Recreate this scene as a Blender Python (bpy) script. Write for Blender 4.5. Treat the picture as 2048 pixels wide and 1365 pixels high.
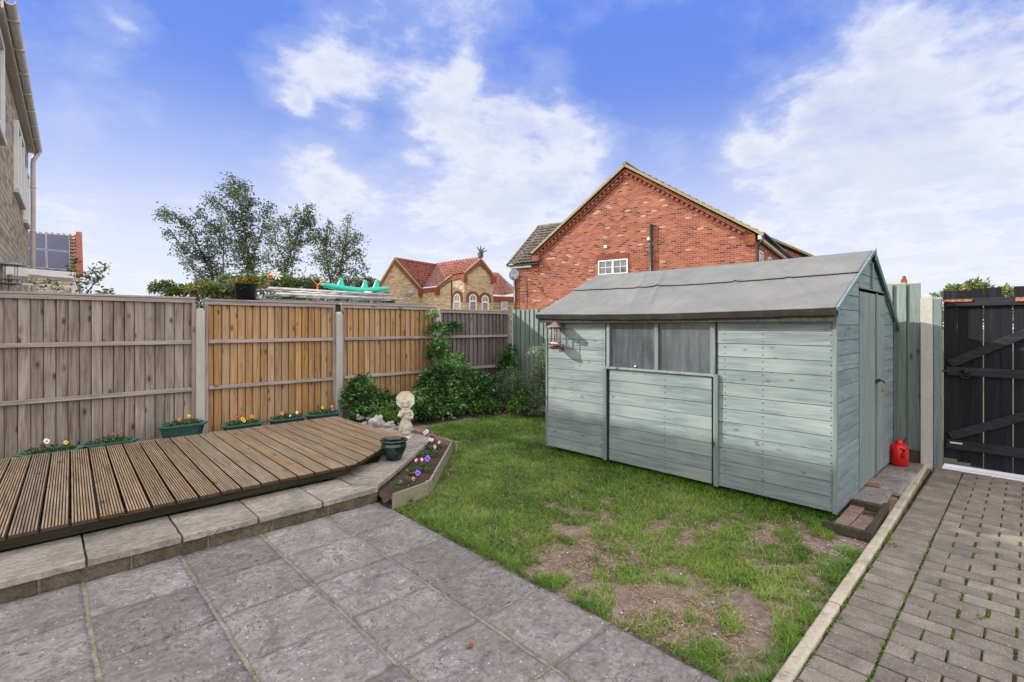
import bpy, bmesh, math, random
import numpy as np
from mathutils import Vector, Matrix, noise as mnoise
for o in list(bpy.data.objects): bpy.data.objects.remove(o)
SC = bpy.context.scene; COL = SC.collection
R = math.radians
random.seed(7); RNG = np.random.default_rng(11)

# ------------------------------------------------------------------ camera
FPX, CX, HY, H = 990.0, 1024.0, 651.0, 1.55
TH = R(43.7); S, C = math.sin(TH), math.cos(TH)
cd = bpy.data.cameras.new('camera'); cam = bpy.data.objects.new('camera', cd); COL.objects.link(cam)
cam.location = (0, 0, H); cam.rotation_euler = (R(90), 0, -TH)
cd.sensor_width = 36; cd.lens = FPX/2048*36; cd.shift_y = -(682.5-HY)/2048; cd.clip_start = .05; cd.clip_end = 2000
SC.camera = cam
# ------------------------------------------------------------------ light
SUNV = Vector((.62, -1.0, -.60)).normalized()          # the way sunlight travels
EL = math.asin(-SUNV.z); AZ = math.atan2(-SUNV.x, -SUNV.y)
sl = bpy.data.lights.new('sun', 'SUN'); sl.energy = 5.0; sl.angle = R(.6); sl.color = (1, .955, .88)
so = bpy.data.objects.new('sun', sl); COL.objects.link(so); so.rotation_euler = SUNV.to_track_quat('-Z', 'Y').to_euler(); so.location = (-8, 12, 12)
SC.view_settings.view_transform = 'Standard'; SC.view_settings.look = 'None'; SC.view_settings.gamma = 1; SC.view_settings.exposure = 0.35
SC.render.resolution_x = 1024; SC.render.resolution_y = 682

def ray(u, v):
    r = (u-CX)/FPX; return (C*r+S, -S*r+C, -(v-HY)/FPX)
def P(u, v, d):                                         # a point seen at u,v whose distance ahead is d
    a = ray(u, v); return Vector((a[0]*d, a[1]*d, H+a[2]*d))
def V(r, d): return (C*r+S*d, -S*r+C*d)

# ------------------------------------------------------------------ node helpers
def N(nt, t, ins=None, **props):
    n = nt.nodes.new(t)
    for k, v in props.items(): setattr(n, k, v)
    if ins:
        for k, v in ins.items():
            s = n.inputs[k]
            if isinstance(v, bpy.types.NodeSocket): nt.links.new(v, s)
            else:
                if isinstance(v, (tuple, list)) and len(v) == 3 and s.type == 'RGBA': v = (*v, 1)
                s.default_value = v
    return n
def ramp(nt, fac, stops, interp='LINEAR'):
    n = nt.nodes.new('ShaderNodeValToRGB'); nt.links.new(fac, n.inputs[0]); cr = n.color_ramp; cr.interpolation = interp
    while len(cr.elements) < len(stops): cr.elements.new(.5)
    for e, (p, c) in zip(cr.elements, stops): e.position = p; e.color = (*c, 1) if len(c) == 3 else c
    return n.outputs[0]
def mth(nt, op, a, b=None, c=None, clamp=False):
    n = nt.nodes.new('ShaderNodeMath'); n.operation = op; n.use_clamp = clamp
    for i, v in enumerate((a, b, c)):
        if v is None: continue
        if isinstance(v, bpy.types.NodeSocket): nt.links.new(v, n.inputs[i])
        else: n.inputs[i].default_value = v
    return n.outputs[0]
def mix(nt, fac, a, b, blend='MIX'):
    n = nt.nodes.new('ShaderNodeMix'); n.data_type = 'RGBA'; n.blend_type = blend
    for s, v in ((n.inputs[0], fac), (n.inputs[6], a), (n.inputs[7], b)):
        if isinstance(v, bpy.types.NodeSocket): nt.links.new(v, s)
        else: s.default_value = (*v, 1) if isinstance(v, (tuple, list)) and len(v) == 3 else v
    return n.outputs[2]
def vmath(nt, op, a, b=None, sc=None):
    n = nt.nodes.new('ShaderNodeVectorMath'); n.operation = op
    for i, v in enumerate((a, b)):
        if v is None: continue
        if isinstance(v, bpy.types.NodeSocket): nt.links.new(v, n.inputs[i])
        else: n.inputs[i].default_value = v
    if sc is not None:
        if isinstance(sc, bpy.types.NodeSocket): nt.links.new(sc, n.inputs['Scale'])
        else: n.inputs['Scale'].default_value = sc
    return n.outputs
def smooth(nt, x, a, b):
    n = nt.nodes.new('ShaderNodeMapRange'); n.interpolation_type = 'SMOOTHSTEP'; nt.links.new(x, n.inputs[0])
    n.inputs[1].default_value = a; n.inputs[2].default_value = b; return n.outputs[0]

# ------------------------------------------------------------------ world: sky with clouds
w = bpy.data.worlds.new('World'); SC.world = w; w.use_nodes = True; nt = w.node_tree; nt.nodes.clear()
sky = N(nt, 'ShaderNodeTexSky', sky_type='NISHITA', sun_disc=False, sun_elevation=EL, sun_rotation=AZ, altitude=0, air_density=1.0, dust_density=.6, ozone_density=3.0)
tc = N(nt, 'ShaderNodeTexCoord').outputs['Generated']
sp = N(nt, 'ShaderNodeSeparateXYZ', {0: tc})
zc = mth(nt, 'MAXIMUM', sp.outputs[2], 0.0)
den = mth(nt, 'ADD', zc, .22)
cv = N(nt, 'ShaderNodeCombineXYZ', {0: mth(nt, 'DIVIDE', sp.outputs[0], den), 1: mth(nt, 'DIVIDE', sp.outputs[1], den), 2: 0.0}).outputs[0]
n1 = N(nt, 'ShaderNodeTexNoise', {'Vector': cv, 'Scale': 2.5, 'Detail': 11.0, 'Roughness': .60, 'Distortion': .12}).outputs[0]
n2 = N(nt, 'ShaderNodeTexNoise', {'Vector': cv, 'Scale': 7.5, 'Detail': 8.0, 'Roughness': .62, 'Distortion': .1}).outputs[0]
acc = None
for (u, v, rad, wt) in [(600,140,.14,.26),(720,120,.13,.30),(560,170,.08,.15),(860,170,.10,.22),(980,200,.12,.24),(1100,210,.12,.24),(1180,280,.11,.26),(900,290,.16,.26),(1010,330,.22,.28),(700,460,.2,.16),(860,250,.10,.20),(800,300,.08,.24),(1100,400,.18,.24),(880,20,.14,.30),(1000,10,.12,.22),(630,340,.10,.26),(700,380,.09,.22),(560,380,.12,.18),
                        (1560,270,.14,.28),(1480,300,.08,.20),(1650,300,.12,.22),(1780,220,.16,.22),(1950,60,.28,.17),(1700,60,.14,.10),(2000,240,.25,.18),(1900,380,.34,.22),(1640,430,.26,.24),(1350,290,.07,.16),(940,130,.05,.22),(1740,160,.12,.16),
                        (1240,430,.20,.20),(940,440,.24,.22),(140,410,.10,.24),(190,190,.09,.24),(215,50,.07,.28),(290,60,.07,.20),(300,215,.06,.20),(600,215,.03,.25),(710,250,.05,.25),(380,410,.08,.16),(280,545,.10,.2),(1270,130,.16,-.12),(1340,180,.14,-.15),(400,150,.2,-.1),(350,330,.16,-.08)]:
    d = Vector(ray(u, v)).normalized()
    dist = vmath(nt, 'DISTANCE', tc, tuple(d))['Value']
    m = mth(nt, 'MULTIPLY', smooth(nt, dist, rad, rad*.12), wt)
    acc = m if acc is None else mth(nt, 'ADD', acc, m)
low = mth(nt, 'MULTIPLY', smooth(nt, zc, .34, .02), .16)
f = mth(nt, 'ADD', mth(nt, 'ADD', mth(nt, 'MULTIPLY', n1, .95), mth(nt, 'MULTIPLY', n2, .45)), mth(nt, 'ADD', mth(nt, 'MULTIPLY', acc, .75), low))
n3 = N(nt, 'ShaderNodeTexNoise', {'Vector': vmath(nt, 'MULTIPLY', cv, (1.0, 1.0, 1.0))[0], 'Scale': 4.2, 'Detail': 9.0, 'Roughness': .65}).outputs[0]
cm = mth(nt, 'MULTIPLY', smooth(nt, f, .80, 1.14), ramp(nt, n3, [(.30, (.50,.50,.50)), (.56, (1,1,1))]))
thin = mth(nt, 'MULTIPLY', smooth(nt, f, .68, .95), .24)
cm = mth(nt, 'MAXIMUM', cm, thin)
shade = ramp(nt, smooth(nt, f, .90, 1.25), [(.0, (.93,.95,1.0)), (.45, (1.06,1.05,1.04)), (1.0, (.88,.905,.96))])
skc = vmath(nt, 'SCALE', sky.outputs[0], sc=.115)[0]
hsv = N(nt, 'ShaderNodeHueSaturation', {'Hue': .515, 'Saturation': 1.12, 'Value': 1.0, 'Color': skc}).outputs[0]
# veil towards the horizon, where the photograph's air is milky
hz = mix(nt, mth(nt, 'MULTIPLY', smooth(nt, zc, .47, .01), 1.0), mix(nt, .85, hsv, (.185, .325, .88)), (.84, .89, 1.04))
top = mix(nt, mth(nt, 'MULTIPLY', smooth(nt, zc, .30, .60), .8), hz, (.135, .275, .86))
cl = mix(nt, mth(nt, 'MULTIPLY', cm, .90), top, mix(nt, 1.0, shade, (.86, .88, .95), 'MULTIPLY'))
# unseen warm-white sky added overhead and behind the camera to brighten the shaded foreground
fd = vmath(nt, 'DOT_PRODUCT', tc, (S, C, 0.0))['Value']
br = mth(nt, 'MULTIPLY', mth(nt, 'MAXIMUM', smooth(nt, fd, .40, .02), smooth(nt, zc, .62, .85)), smooth(nt, n1, .25, .62))
cl = mix(nt, br, cl, (2.52, 2.33, 2.08))
bg = N(nt, 'ShaderNodeBackground', {'Color': cl, 'Strength': .80})
nt.links.new(bg.outputs[0], N(nt, 'ShaderNodeOutputWorld').inputs[0])

# ------------------------------------------------------------------ materials
def newmat(name):
    m = bpy.data.materials.new(name); m.use_nodes = True; nt = m.node_tree; nt.nodes.clear()
    b = nt.nodes.new('ShaderNodeBsdfPrincipled'); o = nt.nodes.new('ShaderNodeOutputMaterial'); nt.links.new(b.outputs[0], o.inputs[0])
    return m, nt, b
def setc(nt, b, col, rough=.8, bump=None, strength=.3, dist=.01, spec=.3, metallic=0.0):
    if isinstance(col, bpy.types.NodeSocket): nt.links.new(col, b.inputs['Base Color'])
    else: b.inputs['Base Color'].default_value = (*col, 1)
    if isinstance(rough, bpy.types.NodeSocket): nt.links.new(rough, b.inputs['Roughness'])
    else: b.inputs['Roughness'].default_value = rough
    b.inputs['Specular IOR Level'].default_value = spec; b.inputs['Metallic'].default_value = metallic
    if bump is not None:
        n = N(nt, 'ShaderNodeBump', {'Height': bump, 'Strength': strength, 'Distance': dist}); nt.links.new(n.outputs[0], b.inputs['Normal'])
def rnd(nt): return N(nt, 'ShaderNodeAttribute', attribute_name='rnd').outputs['Fac']
def flat(name, c, rough=.6, spec=.4, metallic=0.0, var=.12, sc=9.0, bump=.15):
    m, nt, b = newmat(name); t = N(nt, 'ShaderNodeTexCoord').outputs['Object']
    n = N(nt, 'ShaderNodeTexNoise', {'Vector': t, 'Scale': sc, 'Detail': 5.0, 'Roughness': .6}).outputs[0]
    d = tuple(x*(1-var*1.6) for x in c); l = tuple(min(1, x*(1+var*1.4)) for x in c)
    setc(nt, b, ramp(nt, n, [(.3, d), (.5, c), (.72, l)]), rough, n, bump, .004, spec, metallic); return m
def wood(name, stops, axis='z', g=11.0, along=.55, knots=.5, var=.35, rough=.85, knotc=(.05,.03,.02), wear=None, kscale=(9.0, 4.2), bump=.35, tint=None, tintamt=.4, satv=.3):
    m, nt, b = newmat(name); t = N(nt, 'ShaderNodeTexCoord').outputs['Object']; r = rnd(nt)
    off = N(nt, 'ShaderNodeCombineXYZ', {0: mth(nt, 'MULTIPLY', r, 13.1), 1: mth(nt, 'MULTIPLY', r, 29.7), 2: mth(nt, 'MULTIPLY', r, 17.3)}).outputs[0]
    t2 = vmath(nt, 'ADD', t, off)[0]
    ia = 'xyz'.index(axis); sc = [g]*3; sc[ia] = along
    n = N(nt, 'ShaderNodeTexNoise', {'Vector': vmath(nt, 'MULTIPLY', t2, tuple(sc))[0], 'Scale': 3.2, 'Detail': 7.0, 'Roughness': .62, 'Distortion': .5}).outputs[0]
    sc2 = [g*5]*3; sc2[ia] = along*3
    fine = N(nt, 'ShaderNodeTexNoise', {'Vector': vmath(nt, 'MULTIPLY', t2, tuple(sc2))[0], 'Scale': 3.0, 'Detail': 4.0}).outputs[0]
    k = mth(nt, 'ADD', mth(nt, 'MULTIPLY', n, .72), mth(nt, 'MULTIPLY', fine, .28))
    col = ramp(nt, k, stops)
    if tint is not None:
        big = N(nt, 'ShaderNodeTexNoise', {'Vector': t2, 'Scale': 1.7, 'Detail': 3.0}).outputs[0]
        col = mix(nt, mth(nt, 'MULTIPLY', smooth(nt, big, .42, .68), tintamt), col, tint)
    h = mth(nt, 'ADD', mth(nt, 'MULTIPLY', fine, .5), mth(nt, 'MULTIPLY', n, .5))
    if knots:
        sk = [kscale[0]]*3; sk[ia] = kscale[1]
        vo = N(nt, 'ShaderNodeTexVoronoi', {'Vector': vmath(nt, 'MULTIPLY', t2, tuple(sk))[0], 'Scale': 1.0, 'Randomness': 1.0})
        kn = smooth(nt, vo.outputs['Distance'], .15, .07); pick = mth(nt, 'GREATER_THAN', N(nt, 'ShaderNodeSeparateXYZ', {0: vo.outputs['Color']}).outputs[0], 1-knots)
        kk = mth(nt, 'MULTIPLY', kn, pick)
        halo = mth(nt, 'MULTIPLY', mth(nt, 'MULTIPLY', smooth(nt, vo.outputs['Distance'], .30, .10), pick), .45)
        col = mix(nt, halo, col, tuple(x*.55+y*.2 for x, y in zip(stops[0][1], knotc))); col = mix(nt, mth(nt, 'MULTIPLY', kk, .8), col, knotc)
    if wear is not None:
        wn = N(nt, 'ShaderNodeTexNoise', {'Vector': vmath(nt, 'MULTIPLY', t2, tuple([x*.35 for x in sc]))[0], 'Scale': 2.6, 'Detail': 6.0, 'Roughness': .7}).outputs[0]
        col = mix(nt, mth(nt, 'MULTIPLY', smooth(nt, wn, .62, .72), .8), col, wear)
    val = mth(nt, 'ADD', mth(nt, 'MULTIPLY', r, var), 1-var*.5)
    col = N(nt, 'ShaderNodeHueSaturation', {'Color': col, 'Value': val, 'Saturation': mth(nt, 'ADD', mth(nt, 'MULTIPLY', mth(nt, 'FRACT', mth(nt, 'MULTIPLY', r, 7.77)), satv), 1-satv/2)}).outputs[0]
    setc(nt, b, col, rough, h, bump, .004, .2); return m
def stone(name, stops, scale=6.0, specks=None, speckamt=.5, rough=.9, bump=.6, bdist=.01, blotch=None, blotchc=(.1,.12,.06), stretch=(1,1,1), fine=70.0, spsc=38.0, varr=.25, ridge=0.0):
    m, nt, b = newmat(name); t = N(nt, 'ShaderNodeTexCoord').outputs['Object']; r = rnd(nt)
    t2 = vmath(nt, 'ADD', t, N(nt, 'ShaderNodeCombineXYZ', {0: mth(nt, 'MULTIPLY', r, 31.0), 1: mth(nt, 'MULTIPLY', r, 17.0), 2: 0.0}).outputs[0])[0]
    t2 = vmath(nt, 'MULTIPLY', t2, stretch)[0]
    a = N(nt, 'ShaderNodeTexNoise', {'Vector': t2, 'Scale': scale, 'Detail': 9.0, 'Roughness': .66, 'Distortion': .6}).outputs[0]
    f = N(nt, 'ShaderNodeTexNoise', {'Vector': t2, 'Scale': fine, 'Detail': 3.0, 'Roughness': .7}).outputs[0]
    k = mth(nt, 'ADD', mth(nt, 'MULTIPLY', a, .62), mth(nt, 'MULTIPLY', f, .38))
    col = ramp(nt, k, stops)
    if ridge:  # riven relief's shading painted into the colour as dark lines and mottling
        rn = N(nt, 'ShaderNodeTexNoise', {'Vector': vmath(nt, 'MULTIPLY', t2, (1.0, 1.6, 1.0))[0], 'Scale': 5.2, 'Detail': 4.0, 'Roughness': .6, 'Distortion': 1.6}).outputs[0]
        ln_ = smooth(nt, mth(nt, 'ABSOLUTE', mth(nt, 'SUBTRACT', rn, .5)), .016, .002); gate_ = smooth(nt, a, .44, .56)
        col = mix(nt, mth(nt, 'MULTIPLY', mth(nt, 'MULTIPLY', ln_, gate_), ridge), col, (.045,.042,.04))
        rn2 = N(nt, 'ShaderNodeTexNoise', {'Vector': vmath(nt, 'MULTIPLY', t2, (1.0, 2.4, 1.0))[0], 'Scale': 16.0, 'Detail': 5.0, 'Roughness': .7, 'Distortion': 1.0}).outputs[0]
        col = mix(nt, .75, col, ramp(nt, rn2, [(.34,(.55,.54,.53)),(.5,(1,1,1)),(.66,(1.32,1.31,1.30))]), 'MULTIPLY')
    if specks is not None:
        vo = N(nt, 'ShaderNodeTexVoronoi', {'Vector': t2, 'Scale': spsc, 'Randomness': 1.0})
        pick = mth(nt, 'GREATER_THAN', N(nt, 'ShaderNodeSeparateXYZ', {0: vo.outputs['Color']}).outputs[0], 1-speckamt)
        col = mix(nt, mth(nt, 'MULTIPLY', mth(nt, 'MULTIPLY', smooth(nt, vo.outputs['Distance'], .26, .16), pick), .75), col, specks)
    if blotch:
        bn = N(nt, 'ShaderNodeTexNoise', {'Vector': t, 'Scale': blotch, 'Detail': 6.0, 'Roughness': .65}).outputs[0]
        col = mix(nt, mth(nt, 'MULTIPLY', smooth(nt, bn, .52, .70), .7), col, blotchc)
    col = N(nt, 'ShaderNodeHueSaturation', {'Color': col, 'Value': mth(nt, 'ADD', mth(nt, 'MULTIPLY', r, varr), 1-varr/2)}).outputs[0]
    setc(nt, b, col, rough, mth(nt, 'ADD', mth(nt, 'MULTIPLY', a, 1.0), mth(nt, 'MULTIPLY', f, .25)), bump, bdist, .25); return m
def brick(name, stops, mortar, bw=.235, bh=.08, ms=.011, rough=.9, mode='xy'):
    m, nt, b = newmat(name); t = N(nt, 'ShaderNodeTexCoord').outputs['Object']; s = N(nt, 'ShaderNodeSeparateXYZ', {0: t})
    wob = N(nt, 'ShaderNodeTexNoise', {'Vector': t, 'Scale': 9.0, 'Detail': 2.0}).outputs[0]
    u = mth(nt, 'ADD', mth(nt, 'ADD', s.outputs[0], s.outputs[1]), mth(nt, 'MULTIPLY', wob, .012)); v = mth(nt, 'ADD', s.outputs[2], mth(nt, 'MULTIPLY', wob, .012))
    vec = N(nt, 'ShaderNodeCombineXYZ', {0: u, 1: v, 2: 0.0}).outputs[0]
    bt = N(nt, 'ShaderNodeTexBrick', {'Vector': vec, 'Color1': (0,0,0,1), 'Color2': (1,1,1,1), 'Mortar': (.5,.5,.5,1), 'Scale': 1.0, 'Mortar Size': ms, 'Mortar Smooth': .3, 'Bias': 0.0, 'Brick Width': bw, 'Row Height': bh})
    n = N(nt, 'ShaderNodeTexNoise', {'Vector': t, 'Scale': 28.0, 'Detail': 5.0, 'Roughness': .7}).outputs[0]
    n2 = N(nt, 'ShaderNodeTexNoise', {'Vector': t, 'Scale': .9, 'Detail': 4.0, 'Roughness': .6}).outputs[0]
    col = ramp(nt, bt.outputs['Color'], stops, 'CONSTANT')
    col = mix(nt, .55, col, ramp(nt, n, [(.25, (.55,.5,.5)), (.7, (1.25,1.25,1.25))]), 'MULTIPLY')
    col = mix(nt, .5, col, ramp(nt, n2, [(.3, (.7,.7,.7)), (.7, (1.2,1.15,1.1))]), 'MULTIPLY')
    col = mix(nt, bt.outputs['Fac'], col, mortar)
    setc(nt, b, col, rough, mth(nt, 'SUBTRACT', mth(nt, 'MULTIPLY', n, .3), bt.outputs['Fac']), .6, .008, .2); return m
def leafmat(name, stops, rough=.5, trans=.25):
    m, nt, b = newmat(name); col = ramp(nt, rnd(nt), stops); setc(nt, b, col, rough, None, spec=.35)
    o = [n for n in nt.nodes if n.type == 'OUTPUT_MATERIAL'][0]
    tr = N(nt, 'ShaderNodeBsdfTranslucent', {'Color': col}); mx = N(nt, 'ShaderNodeMixShader', {0: trans}); nt.links.new(b.outputs[0], mx.inputs[1]); nt.links.new(tr.outputs[0], mx.inputs[2]); nt.links.new(mx.outputs[0], o.inputs[0])
    return m
M = {}
M['grey_fence'] = wood('weathered_grey_fence_wood', [(.32,(.075,.056,.046)),(.43,(.185,.147,.124)),(.55,(.285,.240,.210)),(.70,(.42,.375,.34))], 'z', knots=.8, var=.36, tint=(.38,.355,.325))
M['orange_fence'] = wood('honey_brown_fence_wood', [(.30,(.17,.085,.036)),(.44,(.35,.205,.10)),(.56,(.45,.285,.15)),(.72,(.57,.40,.24))], 'z', knots=.8, var=.38, knotc=(.10,.04,.015), tint=(.50,.36,.22), tintamt=.35)
M['purple_fence'] = wood('old_dark_grey_fence_wood', [(.30,(.065,.053,.052)),(.45,(.155,.13,.128)),(.58,(.235,.202,.20)),(.74,(.36,.32,.31))], 'z', knots=.4, var=.45)
M['green_fence'] = wood('sage_green_fence_wood', [(.28,(.085,.115,.108)),(.5,(.17,.215,.20)),(.75,(.27,.315,.29))], 'z', knots=.5, var=.22, knotc=(.06,.08,.07))
M['batten'] = wood('grey_batten_wood', [(.28,(.16,.13,.12)),(.5,(.34,.29,.28)),(.75,(.50,.45,.43))], 'x', knots=.35, var=.2, along=.8)
M['batten_y'] = wood('grey_batten_wood_along_y', [(.28,(.16,.13,.12)),(.5,(.34,.29,.28)),(.75,(.50,.45,.43))], 'y', knots=.35, var=.2, along=.8)
SH = [(.27,(.095,.120,.130)),(.42,(.160,.200,.210)),(.56,(.208,.255,.262)),(.76,(.305,.35,.35))]
M['shed_y'] = wood('grey_green_shed_paint_long', SH, 'y', knots=.30, var=.20, knotc=(.12,.12,.10), kscale=(15.0, 8.0), tint=(.32,.355,.33), tintamt=.45, along=.7, wear=(.36,.35,.29))
M['shed_x'] = wood('grey_green_shed_paint_gable', [(p,(c[0]*.93,c[1]*.98,c[2]*1.04)) for p, c in SH], 'x', knots=.35, var=.16, knotc=(.13,.14,.12), kscale=(9.0, 6.5), along=.7)
M['shed_z'] = wood('grey_green_shed_paint_upright', SH, 'z', knots=.25, var=.12, knotc=(.13,.14,.12), along=.7)
M['trim'] = wood('dark_sage_trim_paint', [(.3,(.105,.14,.135)),(.5,(.165,.21,.20)),(.75,(.25,.295,.28))], 'z', knots=.2, var=.15, wear=(.30,.33,.28))
M['trim_dark'] = flat('dark_green_bargeboard_paint', (.055,.115,.10), .6, .3, var=.2)
M['deck'] = wood('brown_grooved_deck_wood', [(.30,(.135,.090,.058)),(.44,(.26,.187,.126)),(.56,(.36,.272,.19)),(.74,(.52,.42,.31))], 'y', knots=.25, var=.22, tint=(.30,.25,.15), tintamt=.45)
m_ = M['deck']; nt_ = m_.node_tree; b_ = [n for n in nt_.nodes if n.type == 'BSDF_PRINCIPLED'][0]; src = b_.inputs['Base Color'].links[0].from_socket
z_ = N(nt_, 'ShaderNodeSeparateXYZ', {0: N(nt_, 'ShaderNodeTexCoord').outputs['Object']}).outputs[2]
nt_.links.new(mix(nt_, mth(nt_, 'MULTIPLY', smooth(nt_, z_, .2465, .2425), .85), src, (.018,.015,.010)), b_.inputs['Base Color'])  # groove grime and groove shade both painted into the deck colour by height
M['old_timber'] = wood('dark_timber', [(.28,(.02,.018,.012)),(.5,(.055,.05,.035)),(.75,(.11,.10,.07))], 'x', knots=.2, var=.2)
M['bed_timber'] = wood('weathered_bed_edging', [(.28,(.12,.10,.075)),(.5,(.26,.23,.18)),(.75,(.42,.39,.33))], 'x', knots=.4, var=.2, tint=(.20,.21,.13), tintamt=.5)
M['black_wood'] = wood('black_stained_wood', [(.28,(.004,.004,.006)),(.5,(.009,.010,.014)),(.75,(.024,.025,.032))], 'z', knots=.25, var=.5, knotc=(.05,.045,.045), rough=.7)
M['black_rail'] = wood('black_stained_rail', [(.28,(.009,.009,.012)),(.5,(.021,.022,.028)),(.75,(.05,.05,.06))], 'y', knots=.2, var=.3, rough=.7)
M['felt'] = stone('grey_roofing_felt', [(.3,(.11,.115,.115)),(.5,(.15,.155,.156)),(.7,(.20,.205,.20))], 2.2, (.42,.42,.42), .3, bump=.35, bdist=.006, fine=140.0, spsc=90.0)
M['felt_dark'] = stone('grimy_shaded_felt', [(.3,(.012,.010,.009)),(.5,(.028,.024,.021)),(.7,(.055,.05,.045))], 5.0, bump=.4, fine=120.0)  # the fold's grime and eave shadow both put into this dark colour
M['slab'] = stone('riven_paving_slab', [(.28,(.085,.080,.078)),(.42,(.170,.160,.155)),(.55,(.235,.222,.216)),(.72,(.35,.335,.325))], 3.6, (.50,.49,.46), .16, bump=.9, bdist=.02, fine=55.0, spsc=52.0, varr=.36, ridge=.75, stretch=(1,.62,1), blotch=2.1, blotchc=(.17,.16,.135))
M['coping'] = stone('riven_coping_slab', [(.28,(.15,.135,.115)),(.42,(.25,.23,.195)),(.56,(.33,.305,.265)),(.72,(.44,.415,.37))], 4.5, (.46,.44,.40), .15, bump=.9, bdist=.02, fine=46.0, spsc=60.0, ridge=.7, blotch=3.0, blotchc=(.16,.155,.11), stretch=(.7,1,1))
M['riser'] = stone('brown_walling_stone', [(.28,(.035,.028,.02)),(.45,(.095,.078,.055)),(.6,(.16,.135,.10)),(.78,(.30,.27,.22))], 7.0, ridge=.6, bump=.8, bdist=.02, blotch=4.0, blotchc=(.07,.08,.035))
M['mortar'] = stone('pale_grey_mortar', [(.35,(.12,.11,.08)),(.5,(.24,.225,.18)),(.66,(.36,.34,.29))], 14.0, bump=.8, bdist=.01, blotch=2.5, blotchc=(.13,.14,.075))
M['block'] = stone('concrete_block_paver', [(.30,(.075,.065,.055)),(.43,(.155,.136,.118)),(.57,(.23,.204,.178)),(.72,(.36,.325,.29))], 5.0, (.44,.42,.39), .34, bump=.7, bdist=.006, fine=85.0, spsc=75.0, varr=.25)
M['joint'] = stone('mossy_joint_sand', [(.3,(.025,.022,.015)),(.5,(.06,.055,.03)),(.7,(.10,.10,.05))], 5.0, blotch=1.9, blotchc=(.07,.13,.015), bump=.8)
M['kerb'] = stone('pale_concrete_edging', [(.28,(.30,.255,.20)),(.5,(.45,.40,.33)),(.72,(.58,.53,.46))], 6.0, (.24,.19,.14), .35, bump=.7, bdist=.008, fine=90.0, spsc=55.0, blotch=2.3, blotchc=(.22,.20,.13))
M['concrete'] = stone('grey_concrete_post', [(.28,(.30,.295,.27)),(.5,(.40,.395,.37)),(.75,(.52,.51,.48))], 3.0, (.30,.28,.25), .2, bump=.35, bdist=.006, fine=60.0, stretch=(1,1,.4))
M['soil'] = stone('bare_lawn_soil', [(.30,(.075,.050,.038)),(.44,(.17,.123,.097)),(.56,(.26,.20,.165)),(.72,(.42,.355,.31))], 9.0, (.45,.40,.34), .22, bump=1.0, bdist=.02, fine=75.0, spsc=60.0)
M['bark_soil'] = stone('dark_bed_soil', [(.28,(.025,.016,.011)),(.5,(.065,.045,.032)),(.75,(.13,.095,.07))], 12.0, bump=1.0, bdist=.03, fine=60.0)
M['ground'] = stone('rough_ground', [(.3,(.05,.055,.03)),(.5,(.085,.095,.045)),(.75,(.13,.13,.08))], 1.5, bump=.6, bdist=.03)
M['statue'] = stone('cream_cast_stone', [(.28,(.40,.34,.25)),(.45,(.60,.54,.44)),(.7,(.74,.69,.60))], 22.0, bump=.45, bdist=.004, fine=160.0, blotch=9.0, blotchc=(.30,.24,.15))
M['rock'] = stone('pale_grey_rock', [(.28,(.20,.19,.18)),(.5,(.38,.37,.36)),(.75,(.58,.57,.56))], 14.0, bump=.8, bdist=.01)
M['redblock'] = stone('worn_red_brick', [(.28,(.12,.08,.065)),(.5,(.22,.155,.13)),(.75,(.34,.27,.235))], 9.0, bump=.6, bdist=.006)
M['brick_red'] = brick('red_facing_brick', [(0,(.095,.045,.045)),(.09,(.26,.068,.042)),(.3,(.33,.098,.058)),(.5,(.36,.12,.07)),(.68,(.30,.082,.05)),(.82,(.40,.15,.095)),(.972,(.48,.34,.25))], (.35,.215,.16))
M['brick_dark'] = brick('red_trim_brick', [(0,(.20,.045,.028)),(.3,(.26,.06,.035)),(.6,(.31,.08,.045))], (.25,.12,.09), .11, .075)
M['brick_cream'] = brick('cream_facing_brick', [(0,(.30,.21,.12)),(.2,(.46,.34,.20)),(.45,(.54,.41,.25)),(.7,(.48,.36,.21)),(.88,(.64,.54,.39))], (.52,.45,.34))
M['brick_buff'] = brick('buff_brown_brick', [(0,(.32,.26,.19)),(.2,(.52,.44,.33)),(.5,(.58,.50,.385)),(.8,(.45,.38,.29))], (.28,.24,.20), .24, .085)
M['tile_dark'] = flat('brown_grey_concrete_tile', (.125,.105,.09), .85, .2, var=.4, sc=6.0)
M['tile_red'] = flat('red_clay_tile', (.27,.105,.085), .85, .2, var=.4, sc=5.0)
M['tile_pan'] = flat('faded_pantile', (.30,.20,.14), .85, .2, var=.3, sc=5.0)
M['verge'] = stone('lichened_verge_mortar', [(.3,(.24,.19,.07)),(.5,(.34,.29,.17)),(.75,(.42,.38,.26))], 6.0, bump=.5)
M['white'] = flat('white_upvc', (.76,.76,.77), .35, .5, var=.04)
M['pinkwhite'] = flat('dull_white_upvc', (.62,.57,.56), .45, .4, var=.08)
M['black_plastic'] = flat('black_plastic', (.018,.02,.022), .35, .5, var=.2)
M['dark_green_plastic'] = flat('dark_green_trough_plastic', (.025,.075,.065), .4, .5, var=.2)
M['green_rim'] = flat('faded_green_rim', (.07,.18,.165), .45, .5, var=.2)
M['glaze'] = flat('dark_green_glaze', (.008,.024,.024), .16, .8, var=.5, sc=16.0, bump=.05)
M['red_plastic'] = flat('red_can_plastic', (.52,.008,.012), .34, .5, var=.15)
M['teal_plastic'] = flat('bright_teal_plastic', (.015,.52,.37), .35, .5, var=.06)
M['orange'] = flat('orange_plastic', (.72,.20,.03), .4, .5)
M['alu'] = flat('dull_aluminium', (.56,.55,.53), .45, .5, .35, var=.2)
M['copper'] = flat('brown_bronze_metal', (.22,.15,.14), .38, .5, .75, var=.2)
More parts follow.
